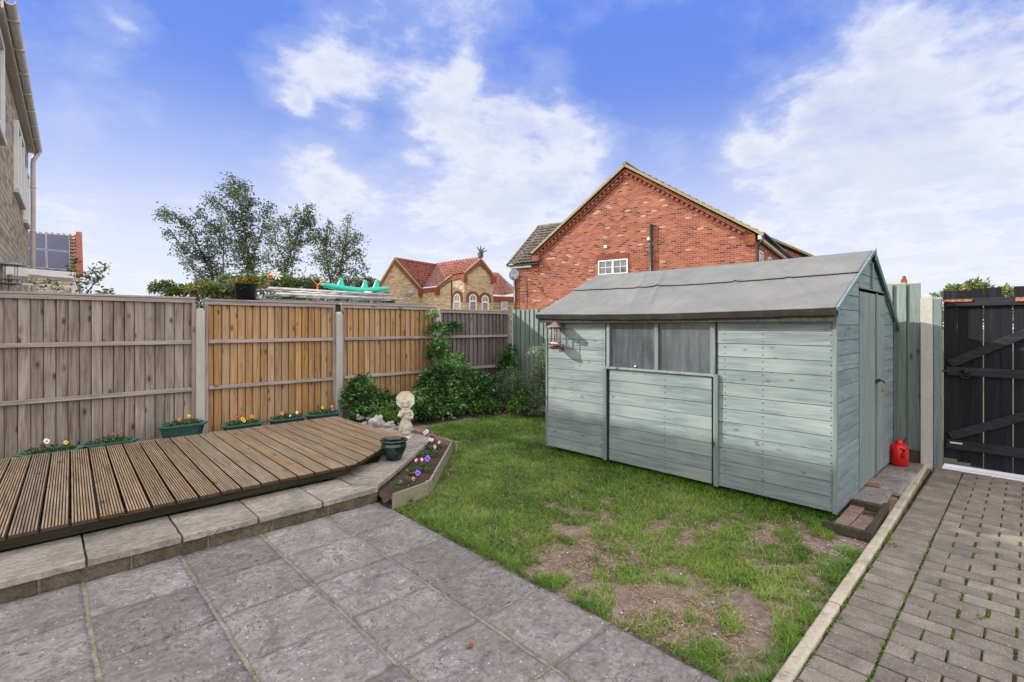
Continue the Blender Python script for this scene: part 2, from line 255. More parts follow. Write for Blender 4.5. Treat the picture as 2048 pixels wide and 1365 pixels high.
M['copper_light'] = flat('polished_copper', (.62,.45,.40), .25, .5, .9, var=.1)
M['gunmetal'] = flat('grey_dish_metal', (.28,.29,.32), .5, .5, .3, var=.2)
M['steel_dark'] = flat('dark_ironmongery', (.03,.03,.033), .5, .5, .5, var=.3)
M['brass'] = flat('brass_padlock', (.45,.30,.12), .35, .5, .8)
M['slate'] = flat('grey_board', (.22,.23,.23), .8, .3)
M['dead_leaf'] = flat('rusty_dead_leaf', (.30,.085,.03), .7, .3, var=.3, sc=60.0)
M['straw'] = leafmat('straw_blade', [(0,(.20,.13,.07)),(.5,(.36,.26,.15)),(1,(.52,.42,.28))], .8, .2)
m, nt_, b_ = newmat('solar_cell_blue'); t_ = N(nt_, 'ShaderNodeTexCoord').outputs['Object']
w_ = N(nt_, 'ShaderNodeTexWave', {'Vector': t_, 'Scale': 9.0, 'Distortion': 0.0}).outputs[0]
setc(nt_, b_, ramp(nt_, w_, [(.0,(.030,.032,.062)),(.5,(.042,.045,.085)),(.97,(.05,.053,.098))]), .5, spec=.2); M['solar'] = m
def glassmat(name, c1, c2, rough):
    m, nt, b = newmat(name); t = N(nt, 'ShaderNodeTexCoord').outputs['Object']
    n = N(nt, 'ShaderNodeTexNoise', {'Vector': vmath(nt, 'MULTIPLY', t, (1, 9, .9))[0], 'Scale': 2.4, 'Detail': 7.0, 'Roughness': .7, 'Distortion': .4}).outputs[0]
    g = N(nt, 'ShaderNodeTexNoise', {'Vector': t, 'Scale': 1.6, 'Detail': 3.0}).outputs[0]
    col = ramp(nt, mth(nt, 'ADD', mth(nt, 'MULTIPLY', n, .5), mth(nt, 'MULTIPLY', g, .5)), [(.3, c1), (.7, c2)])
    vo = N(nt, 'ShaderNodeTexVoronoi', {'Vector': t, 'Scale': 16.0}); pk = mth(nt, 'GREATER_THAN', N(nt, 'ShaderNodeSeparateXYZ', {0: vo.outputs['Color']}).outputs[0], .86)
    col = mix(nt, mth(nt, 'MULTIPLY', mth(nt, 'MULTIPLY', smooth(nt, vo.outputs['Distance'], .12, .04), pk), .6), col, (.5,.5,.48))
    setc(nt, b, col, ramp(nt, n, [(.3,(rough,)*3),(.7,(rough+.3,)*3)]), spec=.6); return m
M['dirty_glass'] = glassmat('dusty_shed_glazing', (.020,.026,.034), (.13,.145,.16), .08)
M['house_glass'] = flat('house_window_glass', (.10,.12,.14), .06, .9, var=.3)
M['house_glass_pale'] = flat('pale_window_glass', (.28,.30,.31), .1, .9, var=.3)
M['blade'] = leafmat('lawn_grass_blade', [(0,(.045,.115,.012)),(.35,(.12,.25,.024)),(.7,(.245,.41,.05)),(.88,(.38,.45,.12)),(1,(.54,.46,.25))], .55, .35)
M['moss'] = leafmat('joint_weed', [(0,(.05,.11,.01)),(.6,(.12,.22,.02)),(1,(.22,.30,.05))], .6, .3)
M['leaf_birch'] = leafmat('birch_leaf', [(0,(.055,.085,.045)),(.55,(.14,.19,.10)),(1,(.30,.34,.19))])
M['leaf_dark'] = leafmat('glossy_evergreen_leaf', [(0,(.012,.040,.013)),(.4,(.050,.135,.035)),(.75,(.15,.30,.085)),(1,(.34,.50,.22))], .35)
M['leaf_grey'] = leafmat('grey_green_leaf', [(0,(.045,.075,.04)),(.55,(.14,.20,.11)),(1,(.33,.39,.24))], .55)
M['leaf_bright'] = leafmat('bright_green_leaf', [(0,(.04,.10,.012)),(.6,(.10,.22,.025)),(1,(.24,.36,.07))], .45)
M['leaf_hedge'] = leafmat('yellow_green_leaf', [(0,(.06,.09,.025)),(.5,(.16,.21,.05)),(.85,(.33,.36,.10)),(1,(.42,.28,.12))], .5)
M['leaf_pansy'] = leafmat('pansy_leaf', [(0,(.025,.07,.015)),(.6,(.06,.15,.03)),(1,(.22,.30,.18))], .5)
M['bark'] = flat('thin_brown_bark', (.085,.065,.05), .9, .2, var=.4, sc=14.0)
PETAL = {k: flat(k+'_petal', c, .6, .3, var=.15) for k, c in dict(white=(.80,.80,.80), yellow=(.80,.52,.02), orange=(.85,.24,.02), magenta=(.30,.02,.12), violet=(.24,.12,.68), pink=(.75,.38,.58), rose=(.72,.25,.22), blotch=(.04,.008,.05)).items()}

# ------------------------------------------------------------------ mesh building
MW = {}
def setp(o, label=None, cat=None, group=None, kind=None):
    if label: o['label'] = label
    if cat: o['category'] = cat
    if group: o['group'] = group
    if kind: o['kind'] = kind
    return o
def thing(name, label, cat, loc=(0,0,0), rz=0.0, group=None):
    o = bpy.data.objects.new(name, None); COL.objects.link(o); o.empty_display_size = .1
    o.location = loc; o.rotation_euler = (0, 0, rz); MW[o.name] = Matrix.Translation(loc) @ Matrix.Rotation(rz, 4, 'Z')
    return setp(o, label, cat, group)
class MB:
    def __init__(s): s.v = []; s.f = []; s.r = []; s.p = []
    def split(s, name, mat, parent=None, **k):      # one object for each piece added
        e = s.p[1:]+[(len(s.v), len(s.f))]; out = []
        for (a, b), (c, d) in zip(s.p, e):
            m = MB(); m.v = s.v[a:c]; m.r = s.r[a:c]; m.f = [tuple(i-a for i in f) for f in s.f[b:d]]; out.append(m.build(name, mat, parent, **k))
        return out
    def add(s, vs, fs, r=None):
        s.p.append((len(s.v), len(s.f)))
        b = len(s.v); r = random.random() if r is None else r
        s.v += [tuple(x) for x in vs]; s.f += [tuple(i+b for i in f) for f in fs]; s.r += [r]*len(vs); return s
    def box(s, x0, x1, y0, y1, z0, z1, r=None, j=0.0):
        vs = [(x, y, z) for z in (z0, z1) for (x, y) in ((x0,y0),(x1,y0),(x1,y1),(x0,y1))]
        if j: vs = [tuple(c+random.uniform(-j, j) for c in v) for v in vs]
        return s.add(vs, [(0,3,2,1),(4,5,6,7),(0,1,5,4),(1,2,6,5),(2,3,7,6),(3,0,4,7)], r)
    def hexa(s, vs, r=None):      # 4 bottom then 4 top, both counter-clockwise from above
        return s.add(vs, [(0,3,2,1),(4,5,6,7),(0,1,5,4),(1,2,6,5),(2,3,7,6),(3,0,4,7)], r)
    def bar(s, a, b, wd, ht, r=None, up=(0,0,1)):  # box from a to b
        a = Vector(a); b = Vector(b); d = (b-a).normalized(); up = Vector(up)
        sd = d.cross(up)
        if sd.length < 1e-4: sd = d.cross(Vector((0,1,0)))
        sd.normalize(); u2 = sd.cross(d).normalized()
        q = [(-1,-1),(1,-1),(1,1),(-1,1)]
        vs = [p+sd*(x*wd/2)+u2*(y*ht/2) for p in (a, b) for x, y in q]
        return s.add(vs, [(0,1,2,3),(7,6,5,4),(0,4,5,1),(1,5,6,2),(2,6,7,3),(3,7,4,0)], r)
    def prism(s, poly, z0, z1, r=None):
        n = len(poly); vs = [(x, y, z0) for x, y in poly]+[(x, y, z1) for x, y in poly]
        return s.add(vs, [tuple(range(n))[::-1], tuple(range(n, 2*n))]+[(i, (i+1) % n, (i+1) % n+n, i+n) for i in range(n)], r)
    def slabp(s, pts, off, r=None):   # planar polygon given as 3d points, pushed by vector off
        n = len(pts); off = Vector(off); vs = [Vector(p) for p in pts]+[Vector(p)+off for p in pts]
        return s.add(vs, [tuple(range(n))[::-1], tuple(range(n, 2*n))]+[(i, (i+1) % n, (i+1) % n+n, i+n) for i in range(n)], r)
    def tube(s, pts, rad, seg=8, r=None, caps=True):
        pts = [Vector(p) for p in pts]; n = len(pts); rad = rad if isinstance(rad, (list, tuple)) else [rad]*n
        vs = []; prev = None
        for i, p in enumerate(pts):
            d = (pts[min(i+1, n-1)]-pts[max(i-1, 0)]).normalized()
            a = d.cross(prev if prev is not None and abs(d.dot(prev)) < .99 else (Vector((0,0,1)) if abs(d.z) < .9 else Vector((1,0,0)))).normalized()
            bb = d.cross(a).normalized(); prev = bb if False else None
            vs += [p+(a*math.cos(t*2*math.pi/seg)+bb*math.sin(t*2*math.pi/seg))*rad[i] for t in range(seg)]
        fs = [(i*seg+k, i*seg+(k+1) % seg, (i+1)*seg+(k+1) % seg, (i+1)*seg+k) for i in range(n-1) for k in range(seg)]
        if caps: fs += [tuple(range(seg))[::-1], tuple(range((n-1)*seg, n*seg))]
        return s.add(vs, fs, r)
    def lathe(s, prof, c=(0,0,0), seg=24, r=None, sx=1.0, sy=1.0, rip=None, mtx=None):
        n = len(prof); vs = []
        for i, (rr, z) in enumerate(prof):
            for k in range(seg):
                t = k*2*math.pi/seg; q = rr*(1+(rip(t, z) if rip else 0)); vs.append(Vector((q*math.cos(t)*sx, q*math.sin(t)*sy, z)))
        if mtx: vs = [mtx @ v for v in vs]
        vs = [v+Vector(c) for v in vs]
        fs = [(i*seg+k, i*seg+(k+1) % seg, (i+1)*seg+(k+1) % seg, (i+1)*seg+k) for i in range(n-1) for k in range(seg)]
        fs += [tuple(range(seg))[::-1], tuple(range((n-1)*seg, n*seg))]
        return s.add(vs, fs, r)
    def ball(s, c, rx, ry=None, rz=None, seg=14, rings=9, r=None, mtx=None, nz=0.0):
        ry = ry or rx; rz = rz or rx; vs = []
        for i in range(rings+1):
            ph = -math.pi/2+math.pi*i/rings
            for k in range(seg):
                t = 2*math.pi*k/seg; q = 1+(nz*mnoise.noise(Vector((math.cos(t)*math.cos(ph)*1.7+c[0]*5, math.sin(t)*math.cos(ph)*1.7+c[1]*5, math.sin(ph)*1.7))) if nz else 0)
                v = Vector((rx*math.cos(ph)*math.cos(t)*q, ry*math.cos(ph)*math.sin(t)*q, rz*math.sin(ph)*q))
                if mtx: v = mtx @ v
                vs.append(v+Vector(c))
        fs = [(i*seg+k, i*seg+(k+1) % seg, (i+1)*seg+(k+1) % seg, (i+1)*seg+k) for i in range(rings) for k in range(seg)]
        return s.add(vs, fs, r)
    def build(s, name, mat, parent=None, world=True, bevel=0, smoothf=False, remesh=0, bseg=1):
        v = s.v
        if parent is not None and world:
            inv = MW[parent.name].inverted(); v = [inv @ Vector(p) for p in v]
        me = bpy.data.meshes.new(name); me.from_pydata([tuple(p) for p in v], [], s.f)
        a = me.attributes.new('rnd', 'FLOAT', 'POINT'); a.data.foreach_set('value', s.r)
        bm = bmesh.new(); bm.from_mesh(me); bmesh.ops.recalc_face_normals(bm, faces=bm.faces); bm.to_mesh(me); bm.free()
        me.materials.append(mat); o = bpy.data.objects.new(name, me); COL.objects.link(o)
        if parent is not None: o.parent = parent; MW[o.name] = MW[parent.name]
        else: MW[o.name] = Matrix.Identity(4)
        if smoothf: me.polygons.foreach_set('use_smooth', [True]*len(me.polygons))
        if remesh: q = o.modifiers.new('remesh', 'REMESH'); q.mode = 'VOXEL'; q.voxel_size = remesh; q.use_smooth_shade = True
        if bevel: q = o.modifiers.new('bevel', 'BEVEL'); q.width = bevel; q.segments = bseg; q.limit_method = 'ANGLE'; q.angle_limit = R(35)
        return o
def copy_tree(o, parent=None):
    c = o.copy(); COL.objects.link(c); c.parent = parent
    for ch in list(o.children): copy_tree(ch, c)
    return c
def npmesh(name, verts, faces_n, rv, mat, parent=None, smoothf=False):
    """verts (k,m,3) items of m vertices; faces_n list of index tuples within an item"""
    k, m, _ = verts.shape; me = bpy.data.meshes.new(name)
    me.vertices.add(k*m); me.vertices.foreach_set('co', verts.reshape(-1).astype(np.float32))
    base = (np.arange(k)*m)[:, None]
    loops = []; starts = []; tot = []; 
    fl = [np.array(f) for f in faces_n]
    per = np.concatenate(fl); li = (base+per[None, :]).reshape(-1)
    lens = np.array([len(f) for f in fl]); st = np.concatenate([[0], np.cumsum(lens)[:-1]])
    ls = ((np.arange(k)*len(per))[:, None]+st[None, :]).reshape(-1)
    me.loops.add(len(li)); me.loops.foreach_set('vertex_index', li.astype(np.int32))
    me.polygons.add(len(ls)); me.polygons.foreach_set('loop_start', ls.astype(np.int32))
    try: me.polygons.foreach_set('loop_total', np.tile(lens, k).astype(np.int32))
    except Exception: pass
    a = me.attributes.new('rnd', 'FLOAT', 'POINT'); a.data.foreach_set('value', np.repeat(rv, m).astype(np.float32))
    me.update(calc_edges=True); me.validate(); me.materials.append(mat)
    o = bpy.data.objects.new(name, me); COL.objects.link(o)
    if parent is not None: o.parent = parent; MW[o.name] = MW[parent.name]
    return o
def unit(a): return a/np.maximum(np.linalg.norm(a, axis=-1, keepdims=True), 1e-9)
def leaves(name, pts, size, mat, parent=None, rv=None, aspect=.5, droop=0.0, up=.3, outd=None):
    """pointed leaves folded along the midrib"""
    pts = np.asarray(pts, float); k = len(pts)
    if parent is not None: pts = pts-np.array(MW[parent.name].translation)[None, :]
    L = size*(.65+.7*RNG.random(k))[:, None]
    d = RNG.normal(size=(k, 3)); d[:, 2] = d[:, 2]*.6-droop
    if outd is not None: d += outd*.9
    d = unit(d); nrm = RNG.normal(size=(k, 3)); nrm[:, 2] += up*3; sd = unit(np.cross(d, nrm)); nn = unit(np.cross(sd, d))
    Wd = L*aspect*.5
    a = pts; tip = pts+d*L-nn*L*.12; m1 = pts+d*L*.42+sd*Wd+nn*L*.08; m2 = pts+d*L*.42-sd*Wd+nn*L*.08
    vs = np.stack([a, m1, tip, m2], 1)
    rv = np.clip(RNG.random(k)*.8+.1 if rv is None else rv, 0, 1)
    return npmesh(name, vs, [(0,1,2),(0,2,3)], rv, mat, parent)
def vnoise(x, y, seed=0):
    xi = np.floor(x).astype(int); yi = np.floor(y).astype(int); fx = x-xi; fy = y-yi; fx = fx*fx*(3-2*fx); fy = fy*fy*(3-2*fy)
    def h(a, b):
        q = (a*374761393+b*668265263+seed*1274126177) & 0x7fffffff; q = ((q ^ (q >> 13))*1274126177) & 0x7fffffff; return ((q ^ (q >> 16)) & 0xffff)/65535.0
    return (h(xi,yi)*(1-fx)+h(xi+1,yi)*fx)*(1-fy)+(h(xi,yi+1)*(1-fx)+h(xi+1,yi+1)*fx)*fy
def fbm(x, y, seed=0, o=4):
    t = 0; a = .5; s = 0
    for i in range(o): t = t+a*vnoise(x*2**i, y*2**i, seed+i*7); s += a; a *= .55
    return t/s
def inpoly(x, y, poly):
    ins = np.zeros(len(x), bool); n = len(poly)
    for i in range(n):
        x1, y1 = poly[i]; x2, y2 = poly[(i+1) % n]
        c = ((y1 > y) != (y2 > y)) & (x < (x2-x1)*(y-y1)/(y2-y1+1e-12)+x1); ins ^= c
    return ins
def struct(o): o['kind'] = 'structure'; return o
def tiled(mb, p00, p10, p11, p01, rows, cols, lift=.04, wave=.03):
    """rows of lapped tiles over a quad; p00-p10 the eave, p01-p11 the ridge"""
    p00, p10, p11, p01 = map(Vector, (p00, p10, p11, p01)); nrm = (p10-p00).cross(p01-p00).normalized()
    if nrm.z < 0: nrm = -nrm
    seg = cols*4
    for i in range(rows):
        a = i/rows; b = min((i+1.12)/rows, 1.0+.02/rows); vs = []
        for (t, h) in ((a, lift), (b, 0.0), (a, lift-.03)):
            for k in range(seg+1):
                s = k/seg; p = (p00.lerp(p10, s)).lerp(p01.lerp(p11, s), t)
                ww = wave*(math.sin(k*math.pi/2) if k % 2 else 0)
                vs.append(p+nrm*(h+ww+.004))
        n = seg+1
        fs = [(k, k+1, n+k+1, n+k) for k in range(seg)]+[(2*n+k, 2*n+k+1, k+1, k) for k in range(seg)]
        mb.add(vs, fs)
    return mb

# ================================================================== THE SETTING
g = MB(); g.add([(-300,-300,-.06),(300,-300,-.06),(300,300,-.06),(-300,300,-.06)], [(0,1,2,3)]); struct(g.build('ground', M['ground']))
# ---- patio: riven slabs on a 0.5 m grid over a mortar bed
XE = [-1.81,-1.31,-.81,-.31,.19,.69,1.19,1.69,2.165]; YE = [-1.0,-.49,.01,.51,1.01,1.51,2.01,2.49,2.97,3.46,3.965]
def slabtop(mb, x0, x1, y0, y1, z, th, n=18, rag=.006, amp=.004, r=None):
    """one slab with a hand-dressed edge and a riven face"""
    sd = random.random()*100; gx = np.linspace(0, 1, n+1); vs = []
    for j in range(n+1):
        for i in range(n+1):
            u, v = gx[i], gx[j]; x = x0+(x1-x0)*u; y = y0+(y1-y0)*v
            e = min(u, 1-u, v, 1-v)
            if e < 1e-6:
                q = mnoise.noise(Vector((x*14, y*14, sd)))*rag
                if u in (0, 1): x += q-(rag*.3 if u else -rag*.3)
                if v in (0, 1): y += q-(rag*.3 if v else -rag*.3)
            h = (mnoise.noise(Vector((x*3.2+sd, y*5.5, sd)))+.5*mnoise.noise(Vector((x*9+sd, y*14, sd))))*amp
            st = mnoise.noise(Vector((x*4+sd*2, y*6, sd+9))); h += (.0035 if st > .12 else 0)*min(1, e*9)
            vs.append((x, y, z+h-(.007 if e < 1e-6 else 0)))
    fs = [(j*(n+1)+i, j*(n+1)+i+1, (j+1)*(n+1)+i+1, (j+1)*(n+1)+i) for j in range(n) for i in range(n)]
    b = len(vs); ring = [i for i in range(n+1)]+[(j*(n+1)+n) for j in range(1, n+1)]+[n*(n+1)+i for i in range(n-1, -1, -1)]+[j*(n+1) for j in range(n-1, 0, -1)]
    for k in ring: vs.append((vs[k][0], vs[k][1], z-th))
    m_ = len(ring); fs += [(ring[k], b+k, b+(k+1) % m_, ring[(k+1) % m_]) for k in range(m_)]
    mb.add(vs, fs, r)
mb = MB()
for i in range(len(XE)-1):
    for j in range(len(YE)-1):
        gp = .010 if i > 2 else .014; ox = random.uniform(-.006, .006) if i == len(XE)-2 else 0
        near = YE[j] > .4
        slabtop(mb, XE[i]+gp, XE[i+1]-gp*.8+ox, YE[j]+.0045, YE[j+1]-.0045, random.uniform(-.002, .002), .035, 20 if near else 4)
pat = mb.build('patio', M['slab']); struct(pat); pat.data.polygons.foreach_set('use_smooth', [True]*len(pat.data.polygons))
mb = MB(); 
nx, ny = 160, 200; vs = []
for j in range(ny+1):
    for i in range(nx+1):
        x = -1.85+3.99*i/nx; y = -1.0+4.98*j/ny; vs.append((x, y, -.011+.006*mnoise.noise(Vector((x*17, y*17, 3)))))
mb.add(vs, [(j*(nx+1)+i, j*(nx+1)+i+1, (j+1)*(nx+1)+i+1, (j+1)*(nx+1)+i) for j in range(ny) for i in range(nx)]); struct(mb.build('patio_joints', M['mortar']))
# ---- bare soil under the lawn, gently uneven
def grid(x0, x1, y0, y1, nx, ny, zf):
    vs = [(x0+(x1-x0)*i/nx, y0+(y1-y0)*j/ny, 0) for j in range(ny+1) for i in range(nx+1)]; vs = [(x, y, zf(x, y)) for x, y, _ in vs]
    return vs, [(j*(nx+1)+i, j*(nx+1)+i+1, (j+1)*(nx+1)+i+1, (j+1)*(nx+1)+i) for j in range(ny) for i in range(nx)]
def soilz(x, y): return -.018+.012*mnoise.noise(Vector((x*2.1, y*2.1, 1)))+.006*mnoise.noise(Vector((x*11, y*11, 4)))+.002*mnoise.noise(Vector((x*45, y*45, 4)))
mb = MB(); mb.add(*grid(2.12, 7.2, .74, 7.6, 260, 330, soilz), r=.5); so_ = mb.build('lawn_soil', M['soil'], smoothf=True); struct(so_)
# ---- concrete block path
mb = MB()
mb.box(1.5, 7.2, -3.2, .71, -.055, -.016, r=.5); struct(mb.build('path_bedding', M['joint']))
mb = MB(); PX = .1225
def blk(x0, x1, y0, y1):
    t = random.uniform(-.0025, .0025); q = [random.uniform(-.0012, .0012) for _ in range(4)]; c = .005
    jx, jy = random.uniform(-.0015, .0015), random.uniform(-.002, .002); x0 += jx; x1 += jx; y0 += jy; y1 += jy
    P4 = [(x0,y0),(x1,y0),(x1,y1),(x0,y1)]; In = [(x0+c,y0+c),(x1-c,y0+c),(x1-c,y1-c),(x0+c,y1-c)]
    vs = [(x,y,-.05) for x,y in P4]+[(x,y,t-.004+q[i]) for i,(x,y) in enumerate(P4)]+[(x,y,t+q[i]) for i,(x,y) in enumerate(In)]
    mb.add(vs, [(0,1,5,4),(1,2,6,5),(2,3,7,6),(3,0,4,7),(4,5,9,8),(5,6,10,9),(6,7,11,10),(7,4,8,11),(8,9,10,11)])
for i in range(44):
    x0 = 1.80+i*PX; x1 = x0+PX-.009
    if x1 > 7.16: break
    blk(x0, x1, .493, .706)
    off = .11 if i % 2 else 0
    y = .486-(.11 if i % 2 else 0)
    if i % 2: blk(x0, x1, .486-.106, .482)
    for k in range(15):
        ya = y-.22*k; 
        if ya < -2.9: break
        blk(x0, x1, ya-.213, ya-.004)
struct(mb.build('path', M['block']))
# weeds and moss in the joints
pts = []; sz = []
for i in range(44):
    x0 = 1.80+i*PX-.0035
    if x0 > 7.1: break
    dens = fbm(np.array([x0*1.1]), np.array([3.0]), 5)[0]
    for k in range(9):
        y = .488-.22*k-(.11 if i % 2 else 0); pr = fbm(np.array([x0*1.7]), np.array([y*1.7]), 8)[0]
        if y < -1.7: break
        n_ = int(max(0, (pr-.36))*300) if x0 < 5 else int(max(0, (pr-.5))*200)
        for _ in range(n_): pts.append((x0+.06+random.uniform(-.052, .052), y-.002+random.gauss(0, .003), -.008))
    n_ = 60 if x0 < 5.2 else 16
    for _ in range(n_):
        xx = x0+random.uniform(0, PX)
        if random.random() < max(0, mnoise.noise(Vector((xx*7, 1, 3)))*1.6+.45): pts.append((xx, .4895+random.gauss(0, .004), -.008))
    n_ = 90 if x0 < 4.6 else 12
    for _ in range(n_):
        xx = x0+random.uniform(0, PX)
        if random.random() < max(0, mnoise.noise(Vector((xx*6, 5, 3)))*1.7+.35): pts.append((xx, .7115+random.gauss(0, .005), -.004))
    for _ in range(10):
        if random.random() < .35: pts.append((x0+random.gauss(0, .002), random.uniform(-1.5, .49), -.008))
for (cx_, cy_, n_) in [(3.05,.70,60),(3.5,.69,30),(4.35,.66,40),(2.75,.10,26),(3.15,-.25,30),(3.6,.18,24),(2.65,-.35,50)]:
    for _ in range(n_): pts.append((cx_+random.gauss(0, .022), cy_+random.gauss(0, .018), .002))
wl = leaves('joint_weeds', pts, .017, M['moss'], aspect=.45, up=.2); wl['kind'] = 'stuff'; wl['label'] = 'tiny bright green moss and weeds growing in the joints of the block path'
# ---- concrete edging
kx = [1.7, 2.16, 3.18, 4.21, 5.22, 6.2, 7.06]; ky = [.705, .708, .715, .722, .735, .75, .772]
for i in range(6):
    mb = MB(); n = 14; A = []; 
    for k in range(n+1):
        t = k/n; x = kx[i]+(kx[i+1]-kx[i])*t+(.004 if k == 0 else -.004 if k == n else 0); y = ky[i]+(ky[i+1]-ky[i])*t; e = .0025*mnoise.noise(Vector((x*9, i, 0))); e2 = .006*mnoise.noise(Vector((x*15, i, 7)))
        zt = .022-(i % 2)*.004
        A += [(x,y+.004,-.05),(x,y+.004+e2*.4,zt-.008+e2*.3),(x,y+.014,zt+e),(x,y+.056,zt+e),(x,y+.064,zt-.009),(x,y+.066,-.05)]
    fs = [(k*6+q, k*6+q+1, (k+1)*6+q+1, (k+1)*6+q) for k in range(n) for q in range(5)]+[(0,1,2,3,4,5), tuple(n*6+q for q in range(5, -1, -1))]
    mb.add(A, fs); struct(mb.build('kerb', M['kerb'], bevel=.002))
# threshold under the gate
mb = MB(); mb.box(7.06, 7.30, -3.0, .66, -.03, .012); struct(mb.build('threshold', M['white'], bevel=.004))

# ---- grass
POLY = [(2.168,.785),(2.168,3.70),(2.58,3.80),(3.68,4.92),(3.72,5.78),(4.3,6.35),(5.6,6.4),(6.7,5.6),(7.0,4.3),(4.72,4.25),(4.70,1.02),(4.16,1.0),(4.12,.95),(4.05,.785)]
area = 5.0*5.7; k = 620000
x = 2.15+RNG.random(k)*5.0; y = .75+RNG.random(k)*5.7
d = S*x+C*y; keep = inpoly(x, y, POLY) & (RNG.random(k) < np.clip(2.6/d, .28, 1.0))
x = x[keep]; y = y[keep]
nA = fbm(x*1.9, y*1.9, 21); nB = fbm(x*6.5, y*6.5, 33); nC = fbm(x*16, y*16, 55)
edge = np.exp(-np.abs(x-2.17)/.075)*(fbm(y*2.4, y*0+2, 71) > .40)*.55+np.exp(-np.abs(y-.79)/.11)*(fbm(x*2.0, x*0+5, 72) > .47)*.5+np.exp(-np.abs(x-4.62)/.16)*.55*(y > 1.0)
bare = np.clip((4.55-x)/2.0, 0, 1)*np.clip((3.1-y)/1.5, 0, 1)
def blob(cx_, cy_, r): return np.exp(-((x-cx_)**2+(y-cy_)**2)/(2*r*r))
cover = .78+np.clip((y-2.4)*.25, 0, .22)+(nA-.5)*1.0+(nB-.5)*1.7+(nC-.5)*.9-bare*.50+edge+blob(3.05,1.28,.13)*.5+blob(3.75,1.12,.15)*.55+blob(2.35,2.75,.16)*.4+blob(2.35,1.15,.2)*.35+blob(2.75,1.75,.16)*.3+blob(3.3,1.5,.12)*.3-blob(2.42,1.98,.12)*.5-blob(2.85,1.05,.24)*.45-blob(2.55,1.5,.14)*.35-blob(3.35,1.8,.14)*.3-blob(3.9,1.45,.12)*.4-blob(4.0,.95,.14)*.7-blob(3.5,1.15,.12)*.3
cover = np.clip((cover-.30)*2.3, 0, 1)
kp = RNG.random(len(x)) < cover
x, y, cover, nA, nB = x[kp], y[kp], cover[kp], nA[kp], nB[kp]; edge = edge[kp]
k = len(x); print('grass blades', k)
lush = np.clip(cover*.7+edge*.9, 0, 1.3)
Lh = (.016+.026*RNG.random(k))*(.55+.65*lush)*(1+.5*edge)
ang = RNG.random(k)*2*np.pi; lean = .35+.75*RNG.random(k)
dx, dy = np.cos(ang), np.sin(ang); Wd = .0011+.0010*RNG.random(k); Wd = Wd*np.clip(.75+.14*(S*x+C*y), 1, 1.9)
z0 = np.full(k, -.018)+.012*0
base = np.stack([x, y, z0], 1); sdv = np.stack([-dy*Wd, dx*Wd, 0*x], 1); fw = np.stack([dx*lean, dy*lean, np.ones(k)], 1)
mid = base+fw*(Lh*.55)[:, None]; tip = base+np.stack([dx*lean*1.9, dy*lean*1.9, np.ones(k)*.92], 1)*Lh[:, None]
vs = np.stack([base-sdv, base+sdv, mid+sdv*.8, mid-sdv*.8, tip], 1)
rv = np.clip(.30+.45*RNG.normal(size=k)*.42+(nA-.5)*1.0+(nB-.5)*.7-(cover-.6)*.25+.12, 0, .93); dry = RNG.random(k) < (.05+.25*(1-cover)); rv = np.where(dry, .9+.1*RNG.random(k), rv); rv = np.where(edge > .25, rv*.75, rv)
gr = npmesh('grass', vs, [(0,1,2,3),(3,2,4)], rv, M['blade']); gr['kind'] = 'stuff'; gr['label'] = 'patchy green lawn grass with worn bare areas'
# dead straw and thatch lying on the soil
k = 60000; x = 2.15+RNG.random(k)*3.2; y = .78+RNG.random(k)*4.6; kp = inpoly(x, y, POLY) & (fbm(x*3.5, y*3.5, 91) > .42); x, y = x[kp], y[kp]; k = len(x)
ang = RNG.random(k)*2*np.pi; L = .010+.022*RNG.random(k); W = .0012+RNG.random(k)*.001
z = -.014+.010*RNG.random(k); a = np.stack([x, y, z], 1); dv = np.stack([np.cos(ang)*L, np.sin(ang)*L, (RNG.random(k)-.4)*.008], 1); sd = np.stack([-np.sin(ang)*W, np.cos(ang)*W, 0*x], 1)
th = npmesh('lawn_thatch', np.stack([a-sd, a+sd, a+dv+sd, a+dv-sd], 1), [(0,1,2,3)], RNG.random(k), M['straw']); th['kind'] = 'stuff'; th['label'] = 'dry straw coloured thatch lying on the bare lawn soil'
mb = MB()
for _ in range(420):
    x_ = random.uniform(2.2, 4.4); y_ = random.uniform(.8, 2.6)
    if random.random() < .35: x_ = random.gauss(4.0, .12); y_ = random.gauss(.92, .05)
    if y_ < .79: continue
    q = random.uniform(.003, .011); mb.ball((x_, y_, -.012), q, q*random.uniform(.6, 1), q*.6, 7, 5, nz=.5)
pb = mb.build('pebbles', M['rock'], smoothf=True); pb['kind'] = 'stuff'; pb['label'] = 'small pale stones scattered on the bare lawn soil'

# ================================================================== STONE STEP
st = thing('stone_step', 'low stone step of riven slabs running in front of the deck', 'step', (1.0, 4.2, 0))
ZT = .125
polys = []
jx = [-1.75, -1.25, -.77, -.28, .21, .70, 1.18, 1.66]
for a, b in zip(jx[:-1], jx[1:]): polys.append([(a, 3.945),(b, 3.945),(b, 4.46),(a, 4.46)])
polys.append([(1.66,3.945),(2.165,3.965),(2.19,4.01),(2.02,4.20),(2.02,4.46),(1.66,4.46)])
polys.append([(2.19,4.01),(2.385,4.165),(2.16,4.42),(2.16,4.62),(2.02,4.60),(2.02,4.20)])
polys.append([(2.385,4.165),(2.755,4.475),(2.55,4.70),(2.30,4.72),(2.16,4.62),(2.16,4.42)])
polys.append([(2.755,4.475),(3.09,4.765),(2.90,4.98),(2.70,4.92),(2.55,4.70)])
polys.append([(3.09,4.765),(3.44,5.065),(3.16,5.33),(3.0,5.20),(2.90,4.98)])
polys.append([(3.44,5.065),(3.63,5.30),(3.50,6.05),(3.10,6.05),(3.10,5.42),(3.16,5.33)])
polys.append([(3.50,6.05),(3.69,6.15),(3.46,6.62),(3.10,6.62),(3.10,6.05)])
